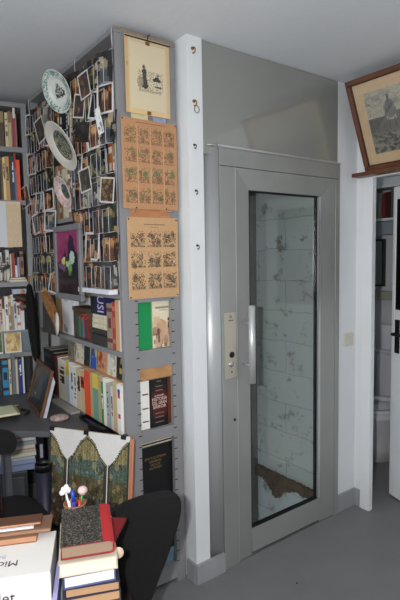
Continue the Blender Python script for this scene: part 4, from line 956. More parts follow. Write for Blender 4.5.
# pale landscape card and green card on the drawer front
for (a, b_, c, cols, lab) in ((4.8, 21.5, (206, 180, 120), [(226, 206, 160), (170, 134, 84), (196, 160, 96), (150, 110, 70)], 'white bordered golden card leaning on the blue-grey drawer front'), (-6, 2.6, (70, 84, 50), [(50, 64, 40), (110, 120, 70)], 'green card leaning on the drawer front, left of the golden one')):
    x0, x1 = Bx(a, zs[4]+.06, .0), Bx(b_, zs[4]+.06, .0); cv = Cv(18, 18, c, 5, 44); cv.blobs(0, 0, 1, 1, cols, 22, (.05, .16), .6); im = cv.get()
    im[0] = im[-1] = (224, 220, 208); im[:, 0] = im[:, -1] = (224, 220, 208); hh = zs[3]-zs[4]+.004
    p = BO+BR*x0+BI*.006; p.z = zs[4]+.0003
    tag(MB().sheet(x1-x0, hh, im).box(0, x1-x0, .0002, .0015, 0, hh, col=(210, 206, 196)).build('picture_card', PR, None, frame(p, r=BR, u=BI*.02+Vector((0, 0, hh)))), lab, 'card', 'cards on the drawer front')
# furled umbrella hanging in the corner
p0 = at(29, 284, 'X', .895); p1 = at(37, 362, 'X', .895)
um = tag(empty('umbrella', T(p0.x, p0.y, 0)), 'furled black umbrella hanging in the corner between bookcase and bookshelf', 'umbrella')
dz0, dz1 = p0.z, p1.z; dy = p1.y-p0.y
rings = []
for t, r in ((0, .006), (.04, .014), (.3, .024), (.6, .026), (.9, .02), (1, .008)):
    rings.append([(r*(1+.25*math.cos(a*4))*math.cos(a), dy*t+r*(1+.25*math.cos(a*4))*math.sin(a), dz0+(dz1-dz0)*t) for a in [-2*pi*k/24 for k in range(24)]])
loft(MB(), rings, n=24).build('canopy', BLACKF, um)
MB().tube([(0, 0, dz0-.01), (0, -.001, dz0+.03), (0, .012, dz0+.05), (0, .026, dz0+.035)], .005, 8).build('handle', mat('amber_handle', (150, 96, 50), .4), um)
MB().tube([(0, dy, dz1), (0, dy, dz1-.04)], .003, 6).build('tip', CHROME, um)
MB().tube([(0, .012, dz0+.05), (.03, .012, dz0+.055), (.0592, .012, dz0+.055)], .003, 6).build('wall_peg', CHROME, um)

# ------------------------------------------------------------------ corner desk
dk = tag(empty('desk', T(.7, 2.5, 0)), 'dark grey corner desk running below both bookcases', 'desk')
def ld(mb): mb.v = [(v[0]-.7, v[1]-2.5, v[2]) for v in mb.v]; return mb
DG = mat('dark_grey_laminate', (80, 81, 85), .5, noise=.06, nscale=12)
dp = [(.952, 1.905), (.862, 1.905), (.735, 2.185), (.55, 2.35), (.13, 2.46), (.13, 3.09), (.90, 2.945), (.952, 2.945)]
bevel(ld(MB().prism(dp, .722, .75)).build('desktop', DG, dk), .003)
for (x, y) in ((.90, 1.95), (.58, 2.40), (.17, 2.52), (.17, 3.02), (.90, 2.88)): ld(MB().box(x-.018, x+.018, y-.018, y+.018, 0, .722)).build('leg', DG, dk)
# on the desk
def lay(px, py, z=.7502): return at(px, py, 'Z', z)
q = lay(59.5, 420)
sto = loft(MB(), [[(r*.047*math.cos(a), r*.036*math.sin(a), z) for a in [2*pi*k/24 for k in range(24)]] for z, r in ((0, .75), (.006, .95), (.012, 1.0), (.019, .9), (.024, .6), (.026, .2))], n=24)
rs_ = random.Random(4); sto.v = [(v[0]*(1+rs_.uniform(-.04, .04)), v[1]*(1+rs_.uniform(-.04, .04)), v[2]) for v in sto.v]
tag(sto.build('stone', mat('pinkish_stone', (186, 164, 156), .8, c2=(140, 120, 116), nscale=60, bump=.6), None, frame((q.x, q.y, .7502), yaw=-.4)), 'flat pinkish oval stone on the desk beside the leaning frame', 'stone')
# leaning framed photograph
def isect(px, py, O, n):
    d = Vector(Rc @ np.array([px-200, -(py-300), -FPX])); O = Vector(O); c = Vector(CAM); return c+d*((O-c).dot(n)/d.dot(n))
BLf, BRf = lay(26.5, 400.5), lay(40, 418.5)
rr_ = (BRf-BLf).normalized()
tr_ = isect(51.5, 371, BRf, rr_); tl_ = isect(35, 361, BLf, rr_)
upv = (tr_-BRf); Hf = upv.length; Wf = (BRf-BLf).length
if upv.z < .08: upv = Vector((.1, .04, .2)); Hf = .2
fm = frame(BLf+Vector((0, 0, .0)), r=rr_, u=upv); LF = tag(empty('framed_photograph', fm), 'dark framed photograph with wooden edge leaning on the desk corner', 'picture')
f_ = MB(); fw = .014
for (x0, x1, z0, z1) in ((0, Wf, 0, fw), (0, Wf, Hf-fw, Hf), (0, fw, fw, Hf-fw), (Wf-fw, Wf, fw, Hf-fw)): f_.box(x0, x1, 0, .014, z0, z1)
bevel(f_.build('frame', mat('honey_wood', (104, 68, 44), .5, noise=.2), LF), .002)
cv = Cv(22, 26, (52, 44, 38), 6, 50); cv.rect(.15, .12, .85, .9, (40, 38, 36)).ell(.55, .6, .16, .24, (78, 72, 64), .7).ell(.55, .35, .09, .08, (96, 88, 78), .6).rect(.5, .14, .84, .3, (50, 66, 68), .8).rect(.3, .7, .36, .73, (210, 206, 200))
MB().sheet(Wf-2*fw, Hf-2*fw, cv.get(), fw, fw, .006).box(fw, Wf-fw, .0065, .013, fw, Hf-fw, col=(60, 50, 44)).build('photograph', PRG, LF)
fm2 = fm @ T(.03, .016, .003)
for k in range(3):
    tag(MB().box(0, Wf-.03, 0, .003, 0, Hf-.035-.01*k).build('paper_sheet', mat('blue_white_card', (206, 212, 220), .6), None, fm @ T(.034+.003*k, .0165+.0045*k, .004+.001*k)), ['first', 'second', 'third'][k]+' white card stacked behind the leaning framed photograph', 'card', 'white cards behind the leaning frame')
# pale booklets, left
zz = .7502
for k, (c, ad) in enumerate([((196, 186, 150), 'sand'), ((120, 40, 40), 'dark red'), ((206, 200, 160), 'cream'), ((150, 160, 110), 'green'), ((200, 204, 170), 'pale green')]):
    a = lay(19+(k % 2)*2-k*.3, 414.5, zz); h = .010 if k != 1 else .006
    o = MB().box(-.24, 0, 0, .15, 0, h, col=c).build('booklet', PR, None, frame((a.x, a.y, zz), yaw=-.28+.05*k)); zz += h+.0004
    MB().box(-.238, -.001, -.0008, .14, .002, h-.002).build('page_block', PAGES, o)
    tag(o, ad+' booklet, '+['bottom', 'second from the bottom', 'middle', 'second from the top', 'top'][k]+' of the pile at the left of the desk', 'booklet', 'booklets piled on the desk')
# curved dark metal ornament
q = lay(25, 413)
orn = MB().tube([(.03*math.sin(t*.55)*(.4+t*.08), .012*t-.05, .010+.0*t) for t in range(10)], [.004, .007, .009, .010, .009, .008, .008, .007, .005, .003], 10)
tag(orn.build('metal_ornament', mat('dark_bronze', (60, 58, 56), .4, metal=.5), None, frame((q.x, q.y, .7502), yaw=-.5)), 'small dark curved metal ornament lying on the desk before the frame', 'ornament')
# dark tray, stapler and cables along the foot of the book row
o = tag(empty('pen_tray', frame((.905, 2.28, .7502), r=(0, -1, 0), u=(0, 0, 1))), 'long black pen tray on the desk at the foot of the books', 'tray')
bevel(MB().box(0, .34, 0, .045, 0, .004).box(0, .34, 0, .003, .004, .016).box(0, .34, .042, .045, .004, .016).box(0, .003, .003, .042, .004, .016).box(.337, .34, .003, .042, .004, .016).build('tray', BLACKP, o), .001)
tag(MB().tube([(.906+.012, 2.22, .760), (.922, 2.05, .760)], .005, 8).build('pen', mat('blue_plastic', (40, 66, 150), .3), None), 'blue pen lying in the long black tray', 'pen')
tag(bevel(MB().box(0, .30, 0, .05, 0, .013).build('flat_box', mat('grey_card', (150, 146, 142), .7), None, frame((.895, 2.66, .7502), r=(0, -1, 0), u=(0, 0, 1))), .002), 'flat grey box on the desk below the cream lettered book', 'box')
st = tag(empty('stapler', frame((.868, 2.10, .7502), r=(.2, -1, 0), u=(0, 0, 1))), 'black stapler on the desk edge behind the painted board', 'stapler')
bevel(MB().box(0, .13, 0, .028, 0, .008).build('base', BLACKP, st), .002); bevel(MB().box(.005, .125, .004, .024, .010, .032).box(.1, .12, .004, .024, .0, .012).build('arm', BLACKP, st), .003)
for k, (px_, py_) in enumerate([(90, 404), (60, 398)]):
    q = at(px_, py_, 'X', .93)
# ------------------------------------------------------------------ under the desk
cab = tag(empty('drawer_cabinet', frame((.12, 2.56, 0), yaw=-.26)), 'dark grey drawer cabinet under the desk, papers piled on it', 'cabinet')
DC = mat('charcoal_enamel', (50, 52, 56), .5, noise=.05)
bevel(MB().box(0, .58, 0, .42, .02, .50).build('body', DC, cab), .004)
for z in (.04, .19, .34):
    d_ = bevel(MB().box(.015, .565, -.014, 0, z, z+.14).build('drawer', mat('grey_drawer', (62, 64, 68), .5), cab), .003)
    MB().box(.22, .36, -.024, -.014, z+.10, z+.112).build('handle', CHROME, d_)
zz = .5004; Mc = frame((.12, 2.56, 0), yaw=-.26)
def Cx(px, z): 
    A = Mc @ Vector((0, .0, z)); D = Mc.to_3x3() @ Vector((1, 0, 0)); return along(A, D, px=px)
pl_ = [((110, 122, 150), .03, 'blue grey folder'), ((120, 132, 162), .022, 'slate blue folder'), ((150, 156, 160), .014, 'grey folder'), ((176, 172, 158), .022, 'cream paper bundle'), ((160, 150, 136), .016, 'beige paper bundle'), ((180, 170, 154), .02, 'buff paper bundle'), ((130, 134, 142), .02, 'dull grey folder'), ((176, 176, 168), .018, 'off white paper bundle')]
for k, (c, h, ad) in enumerate(pl_):
    xr = Cx(36.5-(k % 3)*.6, zz); sk = .012*math.sin(k*2.3)
    o = MB().box(-.30, 0, .0, .26, 0, h, col=c).build('paper_stack', PR, None, frame(Mc @ Vector((xr, .01+.006*(k % 2), zz)), yaw=-.26+sk)); zz += h+.0004
    MB().box(-.298, -.001, -.0006, .25, .003, h-.003, col=tuple(min(255, int(v*1.12)) for v in c)).build('sheets', PR, o)
    tag(o, ad+', '+(['lowest']+['number']*0+['second', 'third', 'fourth', 'fifth', 'sixth', 'seventh', 'topmost'])[k]+(' from the bottom' if 0 < k < 7 else '')+' in the pile under the desk', 'papers', 'papers piled under the desk')
a = Mc @ Vector((Cx(36.8, zz), .01, zz))
o = tag(MB().box(-.16, 0, 0, .2, 0, .024, col=(130, 44, 42)).build('folder', PR, None, frame(a, yaw=-.26)), 'dark red folder on top of the papers under the desk', 'folder')
MB().box(-.158, -.006, -.0008, .19, .004, .020, col=(196, 190, 180)).build('sheets', PR, o)
a = Mc @ Vector((Cx(38, .6), .012, .5004)); W = Cx(44.6, .6)-Cx(38, .6)
o = tag(bevel(MB().box(0, W, 0, .2, 0, .205).build('box_file', BLACKP, None, frame(a, yaw=-.26)), .002), 'black box file with white spine label standing under the desk', 'file')
MB().box(W*.3, W*.75, -.001, 0, .05, .12).build('label_sticker', mat('grey_label', (150, 156, 166), .6), o)
# waste bin
bn = at(43.5, 463, 'Y', 2.10); 
wb_ = tag(empty('waste_bin', T(bn.x, bn.y, 0)), 'tall dark blue waste bin with black rim, left of the painted board', 'bin')
h = bn.z
MB().lathe([(0, 0), (.03, 0), (.031, .01), (.034, h-.03), (.032, h-.03), (.028, .02), (0, .02)], 28).build('body', mat('dark_blue_plastic', (14, 16, 40), .45), wb_)
MB().lathe([(.0345, h-.03), (.037, h-.03), (.038, h-.004), (.036, h), (.032, h), (.030, h-.03), (.0345, h-.03)], 28).build('rim', BLACKP, wb_)
# stand and painted board
tl = at(50, 427, 'Z', .80); tr2 = at(130, 437, 'Z', .80)
rdir = (tr2-tl).normalized(); nrm = Vector((0, 0, 1)).cross(rdir)  # into
Wt = (tr2-tl).length; lean = .055; HB = .42
bot = tl-nrm*lean; bot.z = .80-HB*math.cos(math.asin(lean/HB))
bm_ = frame(bot, r=rdir, u=tl-bot)
tp_ = tag(empty('painted_board', bm_), 'white board with three arched painted panels leaning on the desk edge', 'board')
cv = Cv(84, 88, (206, 203, 200), 2, 60)
def scene_fill(m, seed):
    r_ = np.random.RandomState(seed)
    t = cv.t; base = np.zeros((cv.h, cv.w, 3)); sky = np.array((122, 112, 76.)); mid = np.array((70, 86, 76.)); low = np.array((78, 72, 44.)); bt = np.array((58, 40, 30.))
    for j in range(cv.h):
        v = (j+.5)/cv.h
        c = sky if v < .28 else (mid*(1) if v < .45 else (low if v < .66 else bt)); base[j, :] = c
    base += r_.randn(cv.h, cv.w, 1)*12; base = base*(.85+.3*r_.rand(1, cv.w, 1))
    for _ in range(240):
        cx, cy = r_.rand(), r_.uniform(.22, 1); q = r_.uniform(.006, .026); c = [(150, 124, 84), (110, 48, 36), (36, 34, 26), (70, 94, 88), (160, 144, 104), (46, 62, 38)][r_.randint(6)]
        k = ((cv.u-cx)/q)**2+((t-cy)/(q*1.6))**2 < 1; base[k] = base[k]*.35+np.array(c)*.65
    cv.a[m] = base[m]
def arch(cx, hw, y0, ys, u):
    """ogee outline: height of the top edge at u"""
    return np.interp(np.abs(u-cx)/hw, [0, .06, .15, .37, .50, .61, .75, .88, 1], [.03, .045, .06, .105, .155, .205, .255, .28, .31])
ys = .30
for (cx, hw, y0, lo, hi, sd) in ((.49, .245, .035, .245, .735, 1), (-.01, .25, -.02, .0, .235, 2), (1.01, .25, .0, .745, 1.0, 3)):
    top = arch(cx, hw, y0, ys, cv.u); m = (cv.u >= lo) & (cv.u <= hi) & (cv.t > top); m2 = (cv.u >= lo+.028) & (cv.u <= hi-.028) & (cv.t > top+.04)
    cv.a[m] = (50, 46, 34); mm = (cv.u >= lo+.008) & (cv.u <= hi-.008) & (cv.t > top+.012) & (cv.t < top+.02); cv.a[mm] = (150, 136, 90); scene_fill(m2, sd)
o_ = MB().sheet(Wt, HB, cv.get()).box(0, Wt, .0003, .012, 0, HB, col=(196, 170, 140)); o_.build('painted_panel', PR, tp_)
MB().box(.004, Wt+.012, .0125, .018, 0.002, HB-.012, col=(190, 120, 90)).build('backing_board', PR, tp_)
for x in (.012, Wt*.47, Wt-.03): bevel(MB().box(x-.012, x+.012, -.004, .021, HB-.014, HB+.004).build('clip', BLACKP, tp_), .002)
zb = bot.z
sd_ = tag(empty('low_stand', frame((bot.x, bot.y, 0), r=rdir, u=(0, 0, 1))), 'low black stand holding up the painted board', 'stand')
bevel(MB().box(-.01, Wt+.01, -.02, .05, zb-.03, zb-.001).build('top', BLACKP, sd_), .003)
for x in (.0, Wt-.03):
    for y in (-.02, .03): MB().box(x, x+.02, y, y+.02, 0, zb-.03).build('leg', BLACKP, sd_)
# ------------------------------------------------------------------ near side table with its two piles
TZ = .46
tb_ = tag(empty('side_table', T(.40, 1.2, 0)), 'dark low table carrying the two near piles of books', 'table')
yawT = math.atan2(-.59, .81)
Mt = Matrix.Rotation(yawT+.06, 4, 'Z')
bevel(MB().box(-.36, .165, -.22, .29, TZ-.03, TZ, M=Mt).build('tabletop', mat('very_dark_wood', (34, 28, 26), .5), tb_), .004)
for x in (-.34, .145):
    for y in (-.20, .27): MB().box(x-.015, x+.015, y-.015, y+.015, 0, TZ-.03, M=Mt).build('leg', mat('very_dark_wood', (34, 28, 26), .5), tb_)
# right pile
ZT_ = .80
FL, FR, BLk = at(60, 547.5, 'Z', ZT_), at(114.5, 539, 'Z', ZT_), at(65, 509, 'Z', ZT_)
rp_ = (FR-FL).normalized(); Wp = (FR-FL).length; ip = Vector((-rp_.y, rp_.x, 0)); Dp = (BLk-FL).dot(ip)
yawp = math.atan2(rp_.y, rp_.x)
def flat(z, h, w_, d_, dx, dy, yaw, cover, pagec, label, group='books in the right near pile', t=.0025, spine='right'):
    Mb = frame(FL+rp_*dx+ip*dy+Vector((0, 0, z-FL.z)), yaw=yawp+yaw)
    o = MB().box(0, w_, 0, d_, 0, t, col=cover).box(0, w_, 0, d_, h-t, h, col=cover)
    if spine == 'right': o.box(w_-t, w_, 0, d_, t, h-t, col=cover)
    else: o.box(0, w_, d_-t, d_, t, h-t, col=cover)
    o = o.build('book', PR, None, Mb); tag(o, label, 'book', group)
    MB().box(.004, w_-t-.001, .004, d_-.004, t+.0002, h-t-.0002, col=pagec).build('page_block', PR, o)
    return o, Mb
# marbled top book, rounded red spine at its right
h1 = .036; z = ZT_-h1; Mb = frame(FL+Vector((0, 0, -h1)), yaw=yawp)
cv = Cv(46, 56, (34, 32, 30), 3, 70); cv.speck(0, 0, 1, 1, (104, 100, 90), .40, .7); cv.speck(0, 0, 1, 1, (150, 146, 132), .1, .7)
us = .79; cv.rect(us, 0, 1, 1, (176, 44, 48)); cv.rect(us-.012, 0, us, 1, (120, 34, 36), .8)
o = MB(); img = cv.get(); h_, w__ = img.shape[:2]; vs = []
def topz(u): 
    return h1-(.007*max(0, (u-.90)/.10)**2)
for j in range(h_+1):
    for i in range(w__+1): vs.append((Wp*i/w__, Dp*(1-j/h_), topz(i/w__)))
o.add(vs, [(j*(w__+1)+i, (j+1)*(w__+1)+i, (j+1)*(w__+1)+i+1, j*(w__+1)+i+1) for j in range(h_) for i in range(w__)], 0, True, [tuple(img[j, i]) for j in range(h_) for i in range(w__)])
o.box(0, Wp*.9, 0, Dp, h1-.0032, h1-.0003, col=(120, 44, 44)).box(0, Wp*.92, 0, Dp, 0, .003, col=(150, 44, 46))
sp_ = [(Wp*.92, .003), (Wp*.92, 0), (Wp*.97, .001), (Wp*.995, .007), (Wp*1.003, .018), (Wp*.998, h1-.0075), (Wp*.90, h1-.0015), (Wp*.90, h1-.004), (Wp*.975, h1-.010), (Wp*.985, .018), (Wp*.975, .008)]
o.prism(sp_, -Dp, 0, M=Matrix.Rotation(pi/2, 4, 'X'), col=(176, 48, 52))
o = o.build('book', PR, None, Mb); tag(o, 'old book with speckled black cover and red spine, top of the right near pile', 'book', 'books in the right near pile')
MB().box(.004, Wp*.965, .003, Dp-.003, .0032, h1-.0035, col=(150, 126, 106)).build('page_block', PR, o)
z -= .0105
o, _ = flat(z, .010, .12, .15, .018, .07, -.38, (120, 28, 34), (150, 130, 120), 'dark red notebook sticking out to the right under the speckled book')
pile = [(.036, .004, (206, 196, 176), (232, 224, 200), Wp+.012, -.006, .0, 'cream book with pale cover', .0), (.034, .0, (90, 96, 130), (226, 224, 236), Wp-.004, .004, .0, 'slate book with white pages', .03), (.027, 0, (44, 44, 66), (184, 146, 110), Wp+.004, .006, .0, 'navy covered book with brown page edges', -.01),
        (.030, 0, (60, 56, 66), (190, 150, 112), Wp+.012, .0, .0, 'dark covered book with tan page edges', .02), (.026, 0, (140, 160, 176), (206, 214, 222), Wp+.016, -.006, -.006, 'pale blue book', -.01), (.03, 0, (196, 196, 190), (236, 238, 240), Wp+.02, -.006, -.01, 'white book', .02),
        (.03, 0, (70, 60, 54), (196, 180, 150), Wp+.02, -.006, 0, 'brown book', 0), (.03, 0, (40, 50, 44), (190, 180, 160), Wp+.022, -.006, 0, 'dark green book', 0)]
for k, (h, _, cc, pc, w_, dx, dy, ad, yw) in enumerate(pile):
    z -= h+.0004
    if k == len(pile)-1: h = h+(z-TZ)-.0006 if z > TZ else h; z = TZ+.0004
    o, Mo = flat(z, h, w_, Dp+.01, dx, dy, yw, cc, pc, ad+', '+ORD[k+1 if k < 1 else k+1]+' from the top of the right near pile')
    if k == 0:
        MB().lathe([(0, -.0015), (.014, -.0015), (.015, 0), (.014, .0015), (0, .0015)], 24, M=T(w_+.006, .05, h*.5-.006) @ Matrix.Rotation(1.3, 4, 'X')).build('round_tab', mat('beige_tab', (206, 184, 160), .6), o)
# holder box and pen cup behind the pile
pc = at(75, 506, 'Z', .79)
zc = .72
hb_ = tag(bevel(MB().box(-.04, .04, -.036, .045, 0, zc-TZ-.001).build('storage_box', BLACKP, None, frame((pc.x, pc.y, TZ+.0005), yaw=yawp)), .003), 'black box behind the right near pile, under the pen pot', 'box')
cp_ = tag(empty('pen_pot', T(pc.x, pc.y, zc)), 'round tan pot of pens behind the speckled book', 'pot')
MB().lathe([(0, 0), (.028, 0), (.031, .01), (.033, .078), (.035, .08), (.031, .082), (.029, .078), (.027, .012), (0, .01)], 28).build('pot', mat('tan_leather', (150, 106, 78), .6), cp_)
CR = Vector(Rc[:, 0]); 
def pen(name, base, tip, r, m, label, cat, extra=None):
    base = Vector((pc.x, pc.y, zc+.012))+base; tip = Vector((pc.x, pc.y, zc))+tip
    e = tag(empty(name, T(*base)), label, cat, 'pens in the tan pot'); d = tip-base
    MB().tube([(0, 0, 0), d], r, 10).build('barrel', m, e)
    if extra: extra(e, d)
def off(a, b, z=0): return CR*a+Vector(Rc[:, 2])*(-b)*1+Vector((0, 0, z))
BLUE = mat('bright_blue_plastic', (30, 70, 190), .3, spec=.5)
def flower(e, d):
    for k in range(7):
        a = k*.9; MB().lathe([(0, -.009), (.006, -.006), (.008, 0), (.006, .006), (0, .009)], 10, M=T(d.x+.010*math.cos(a), d.y+.010*math.sin(a), d.z+.006*math.sin(a*1.7))).build('petal', mat('white_fluff', (232, 230, 232), .9), e)
def ball(e, d):
    MB().lathe([(.0001, -.014), (.009, -.011), (.0145, -.003), (.0145, .004), (.009, .011), (.0001, .014)], 20, M=T(*d)).build('head', mat('pale_pink_head', (206, 180, 174), .6), e)
def cap(e, d):
    n = d.normalized(); MB().tube([d-n*.03, d+n*.004], .0058, 10).build('cap', BLUE, e)
pen('blue_pen', off(.004, -.004), off(-.006, .0, .115), .0048, BLUE, 'thick bright blue pen in the tan pot', 'pen', cap)
pen('flower_pen', off(-.006, .0), off(-.028, .002, .118), .003, mat('white_plastic', (226, 226, 230), .3), 'pen topped with a white fluffy flower, leftmost in the tan pot', 'pen', flower)
pen('ball_pen', off(.008, .004), off(.024, .004, .118), .003, mat('green_plastic', (40, 150, 70), .3), 'green stemmed pen with a pale round head, rightmost in the tan pot', 'pen', ball)
pen('red_pen', off(.012, -.006), off(.016, -.006, .092), .0042, mat('red_plastic', (200, 30, 44), .3), 'short red pen in the tan pot', 'pen')
pen('white_pen', off(-.010, -.012), off(-.013, -.016, .092), .004, mat('white_plastic', (226, 226, 230), .3), 'short white pen in front in the tan pot', 'pen')
pen('black_pen', off(.0, .014), off(.006, .018, .105), .0038, BLACKP, 'black pen at the back of the tan pot', 'pen')
# left pile: white carton with lettering
ZB = .72
f0, f1, b1 = at(0, 579, 'Z', ZB), at(50, 572, 'Z', ZB), at(52, 531, 'Z', ZB)
rc_ = (f1-f0).normalized(); ic = Vector((-rc_.y, rc_.x, 0)); Dc = (b1-f1).dot(ic); yawc = math.atan2(rc_.y, rc_.x); Lc = .30
Mc2 = frame((f1.x, f1.y, TZ+.0005), yaw=yawc)
ct = tag(empty('white_carton', Mc2), 'white carton with sans lettering, base of the left near pile', 'carton')
hz = ZB-TZ-.0005; CW = mat('white_carton_board', (226, 224, 220), .5, noise=.01)
bevel(MB().box(-Lc, 0, 0, Dc, 0, hz).build('body', CW, ct), .0015)
MB().box(-Lc-.001, .001, -.0012, .0, hz-.12, hz-.001).build('front_flap', CW, ct)
INKB = mat('violet_black_ink', (56, 40, 66), .6); INKG = mat('pale_grey_ink', (176, 176, 182), .6)
def pxl(px, py, z): return Mc2.inverted() @ at(px, py, 'Z', z)
def glyphs(s, size, m, lx, ly, lz, top, rot=0., sx=1., align='CENTER'):
    Mx = T(lx, ly, lz)
    if top: Mx = Mx @ Matrix.Rotation(-pi/2, 4, 'X')
    Mx = Mx @ Matrix.Rotation(rot, 4, 'Y')
    return text(s, size, m, ct, Mx, 'lettering', align, sx)
p = pxl(18.5, 562.5, ZB); glyphs('Micr', .036, INKB, p.x, p.y, hz+.0006, True, pi, 1., 'LEFT')
p = pxl(6.5, 557, ZB); glyphs('Bur', .022, INKG, p.x, p.y, hz+.0006, True, pi, 1., 'LEFT')
p2_ = Mc2.inverted() @ isect(15.5, 597, f1, ic); glyphs('violet', .042, INKB, p2_.x, -.0018, p2_.z, False, 0, 1., 'RIGHT')
# lilac book beside the carton
hl = .20
o = tag(MB().box(0, .012, 0, .17, 0, hl, col=(170, 168, 214)).build('book', PR, None, frame(Mc2 @ Vector((.005, -.03, 0)), yaw=yawc)), 'lilac book standing at the right side of the white carton', 'book')
MB().box(.002, .010, -.0006, .168, .003, hl-.003).build('page_block', PAGEW, o)
# brown edged books on the carton
zz = hz+.0006
def cbook(z, h, x0, x1, y0, y1, cover, pagec, label):
    o = MB().box(x0, x1, y0, y1, 0, .002, col=cover).box(x0, x1, y0, y1, h-.002, h, col=cover).box(x0, x1, y1-.002, y1, .002, h-.002, col=cover)
    o = o.build('book', PR, None, Mc2 @ T(0, 0, z)); tag(o, label, 'book', 'books on the white carton')
    MB().box(x0+.002, x1-.001, y0-.0006 if 0 else y0+.0015, y1-.003, .0022, h-.0022, col=pagec).build('page_block', PR, o)
xa = pxl(37, 541, ZB).x; ya_ = pxl(30, 543, ZB).y
cbook(zz, .020, -Lc, xa, ya_, ya_+.09, (126, 90, 68), (182, 134, 102), 'thick book with orange-brown page edges, lowest on the white carton')
xb_ = pxl(51, 530, ZB+.02).x
o = tag(MB().box(-Lc, xb_, ya_+.012, ya_+.09, 0, .011, col=(128, 96, 76)).build('book', PR, None, Mc2 @ T(0, 0, zz+.0204)), 'long brown book reaching furthest right on the carton books', 'book', 'books on the white carton')
MB().box(-Lc+.002, xb_-.0015, ya_+.0114, ya_+.08, .002, .009, col=(156, 120, 96)).build('page_block', PR, o)
xc_ = pxl(33, 524, ZB+.05).x
o = tag(MB().box(-Lc, xc_, ya_+.02, ya_+.08, 0, .005, col=(226, 222, 226)).build('booklet', PR, None, Mc2 @ T(0, 0, zz+.0318)), 'thin white booklet sandwiched between the brown books on the carton', 'booklet', None)
MB().box(-Lc+.002, xc_-.0015, ya_+.0195, ya_+.07, .0012, .0038).build('page_block', PAGEW, o)
xd_ = pxl(40, 520, ZB+.06).x
o = tag(MB().box(-Lc, xd_, ya_+.028, ya_+.075, 0, .009, col=(96, 66, 50)).build('book', PR, None, Mc2 @ T(0, 0, zz+.0372)), 'dark brown book with tan edges, top of the left near pile', 'book', 'books on the white carton')
MB().box(-Lc+.002, xd_-.0015, ya_+.0274, ya_+.07, .002, .007, col=(186, 140, 108)).build('page_block', PR, o)

# ------------------------------------------------------------------ near black swivel chair
def swivel(name, label, pts, O, nview, th, seat_off, fixed=None):
    O = Vector(O); r = Vector((0, 0, 1)).cross(-nview).normalized()   # right as the camera sees it
    n = nview.normalized()
    back = [isect(px, py, O, n) for px, py in pts]
    base = Vector((O.x, O.y, 0))+Vector((n.x, n.y, 0)).normalized()*seat_off
    if fixed: base = Vector((fixed.x, fixed.y, 0))
    e = tag(empty(name, T(*base)), label, 'chair')
    loc = [(p-base) for p in back]
    # smooth the outline
    def cm(P, k=5):
        out = []; N = len(P)
        for i in range(N):
            p0, p1, p2, p3 = P[i-1], P[i], P[(i+1) % N], P[(i+2) % N]
            for q in range(k):
                t = q/k; out.append(.5*((2*p1)+(-p0+p2)*t+(2*p0-5*p1+4*p2-p3)*t*t+(-p0+3*p1-3*p2+p3)*t**3))
        return out
    sm = cm(loc); N = len(sm); cen = sum(sm, Vector())/N; mb = MB(); rings = []
    for (sc, dn) in ((.90, -.0), (.97, .006), (1.0, .018), (1.0, th-.018), (.97, th-.006), (.88, th)):
        rings.append([cen+(p-cen)*sc+n*dn for p in sm])
    loft(mb, rings, n=N); bo = mb.build('backrest', BLACKF, e)
    bm = bmesh.new(); bm.from_mesh(bo.data); bmesh.ops.recalc_face_normals(bm, faces=bm.faces); bm.to_mesh(bo.data); bm.free()
    return e, base, cen, r, n
vd = Vector((.53, .845, 0)).normalized(); O = at(150, 550, 'Y', 1.36)
nv = (vd+Vector((0, 0, -.12))).normalized()
SEATC = at(92, 558, 'Z', .45)
e, base, cen, r, n = swivel('swivel_chair', 'black fabric swivel chair with its back to us, beside the right near pile',
    [(108, 540), (110, 520), (118, 508), (130, 502), (145, 497), (160, 493.5), (170, 493.5), (178, 498), (181.5, 507), (179, 525), (169, 556), (158, 585), (148, 612), (138, 632), (118, 636), (102, 628), (98, 600), (104, 570)], O, nv, .045, .30, SEATC)
sn = n.copy(); sn.z = 0; sn.normalize()
seat = []
for (sc, z) in ((.86, .415), (.97, .42), (1, .435), (1, .465), (.96, .482), (.8, .49)):
    seat.append([tuple(r*(.185*sc*math.copysign(abs(math.cos(a))**.6, math.cos(a)))+sn*(.18*sc*math.copysign(abs(math.sin(a))**.6, math.sin(a)))+Vector((0, 0, z))) for a in [2*pi*k/40 for k in range(40)]])
def chair_base(e, r, sn, cen):
    so = loft(MB(), seat, n=40).build('seat', BLACKF, e)
    lo = cen-sn*(-.055); 
    MB().tube([Vector((0, 0, .40))-sn*.05, Vector((0, 0, .395))-sn*.1, Vector((cen.x, cen.y, .42))+sn*.06, Vector((cen.x, cen.y, cen.z-.06))+sn*.045], .016, 10).build('back_bar', BLACKP, e)
    MB().tube([(0, 0, .10), (0, 0, .26)], .025, 16).tube([(0, 0, .26), (0, 0, .415)], .015, 12).build('gas_column', BLACKP, e)
    for k in range(5):
        a = 2*pi*k/5+.3; d = Vector((math.cos(a), math.sin(a), 0))
        lg_ = MB().tube([(0, 0, .11), d*.14+Vector((0, 0, .095)), d*.255+Vector((0, 0, .07))], [.022, .018, .014], 10).build('leg', BLACKP, e)
        ax = Vector((-d.y, d.x, 0)); c = d*.25; Mw = Matrix.Translation((c.x, c.y, .0255)) @ ax.to_track_quat('Z', 'Y').to_matrix().to_4x4()
        MB().lathe([(0, -.011), (.022, -.011), (.025, -.007), (.025, .007), (.022, .011), (0, .011)], 18, M=Mw).tube([c+Vector((0, 0, .03)), c+Vector((0, 0, .075))], .006, 8).build('caster', BLACKP, lg_)
chair_base(e, r, sn, cen)
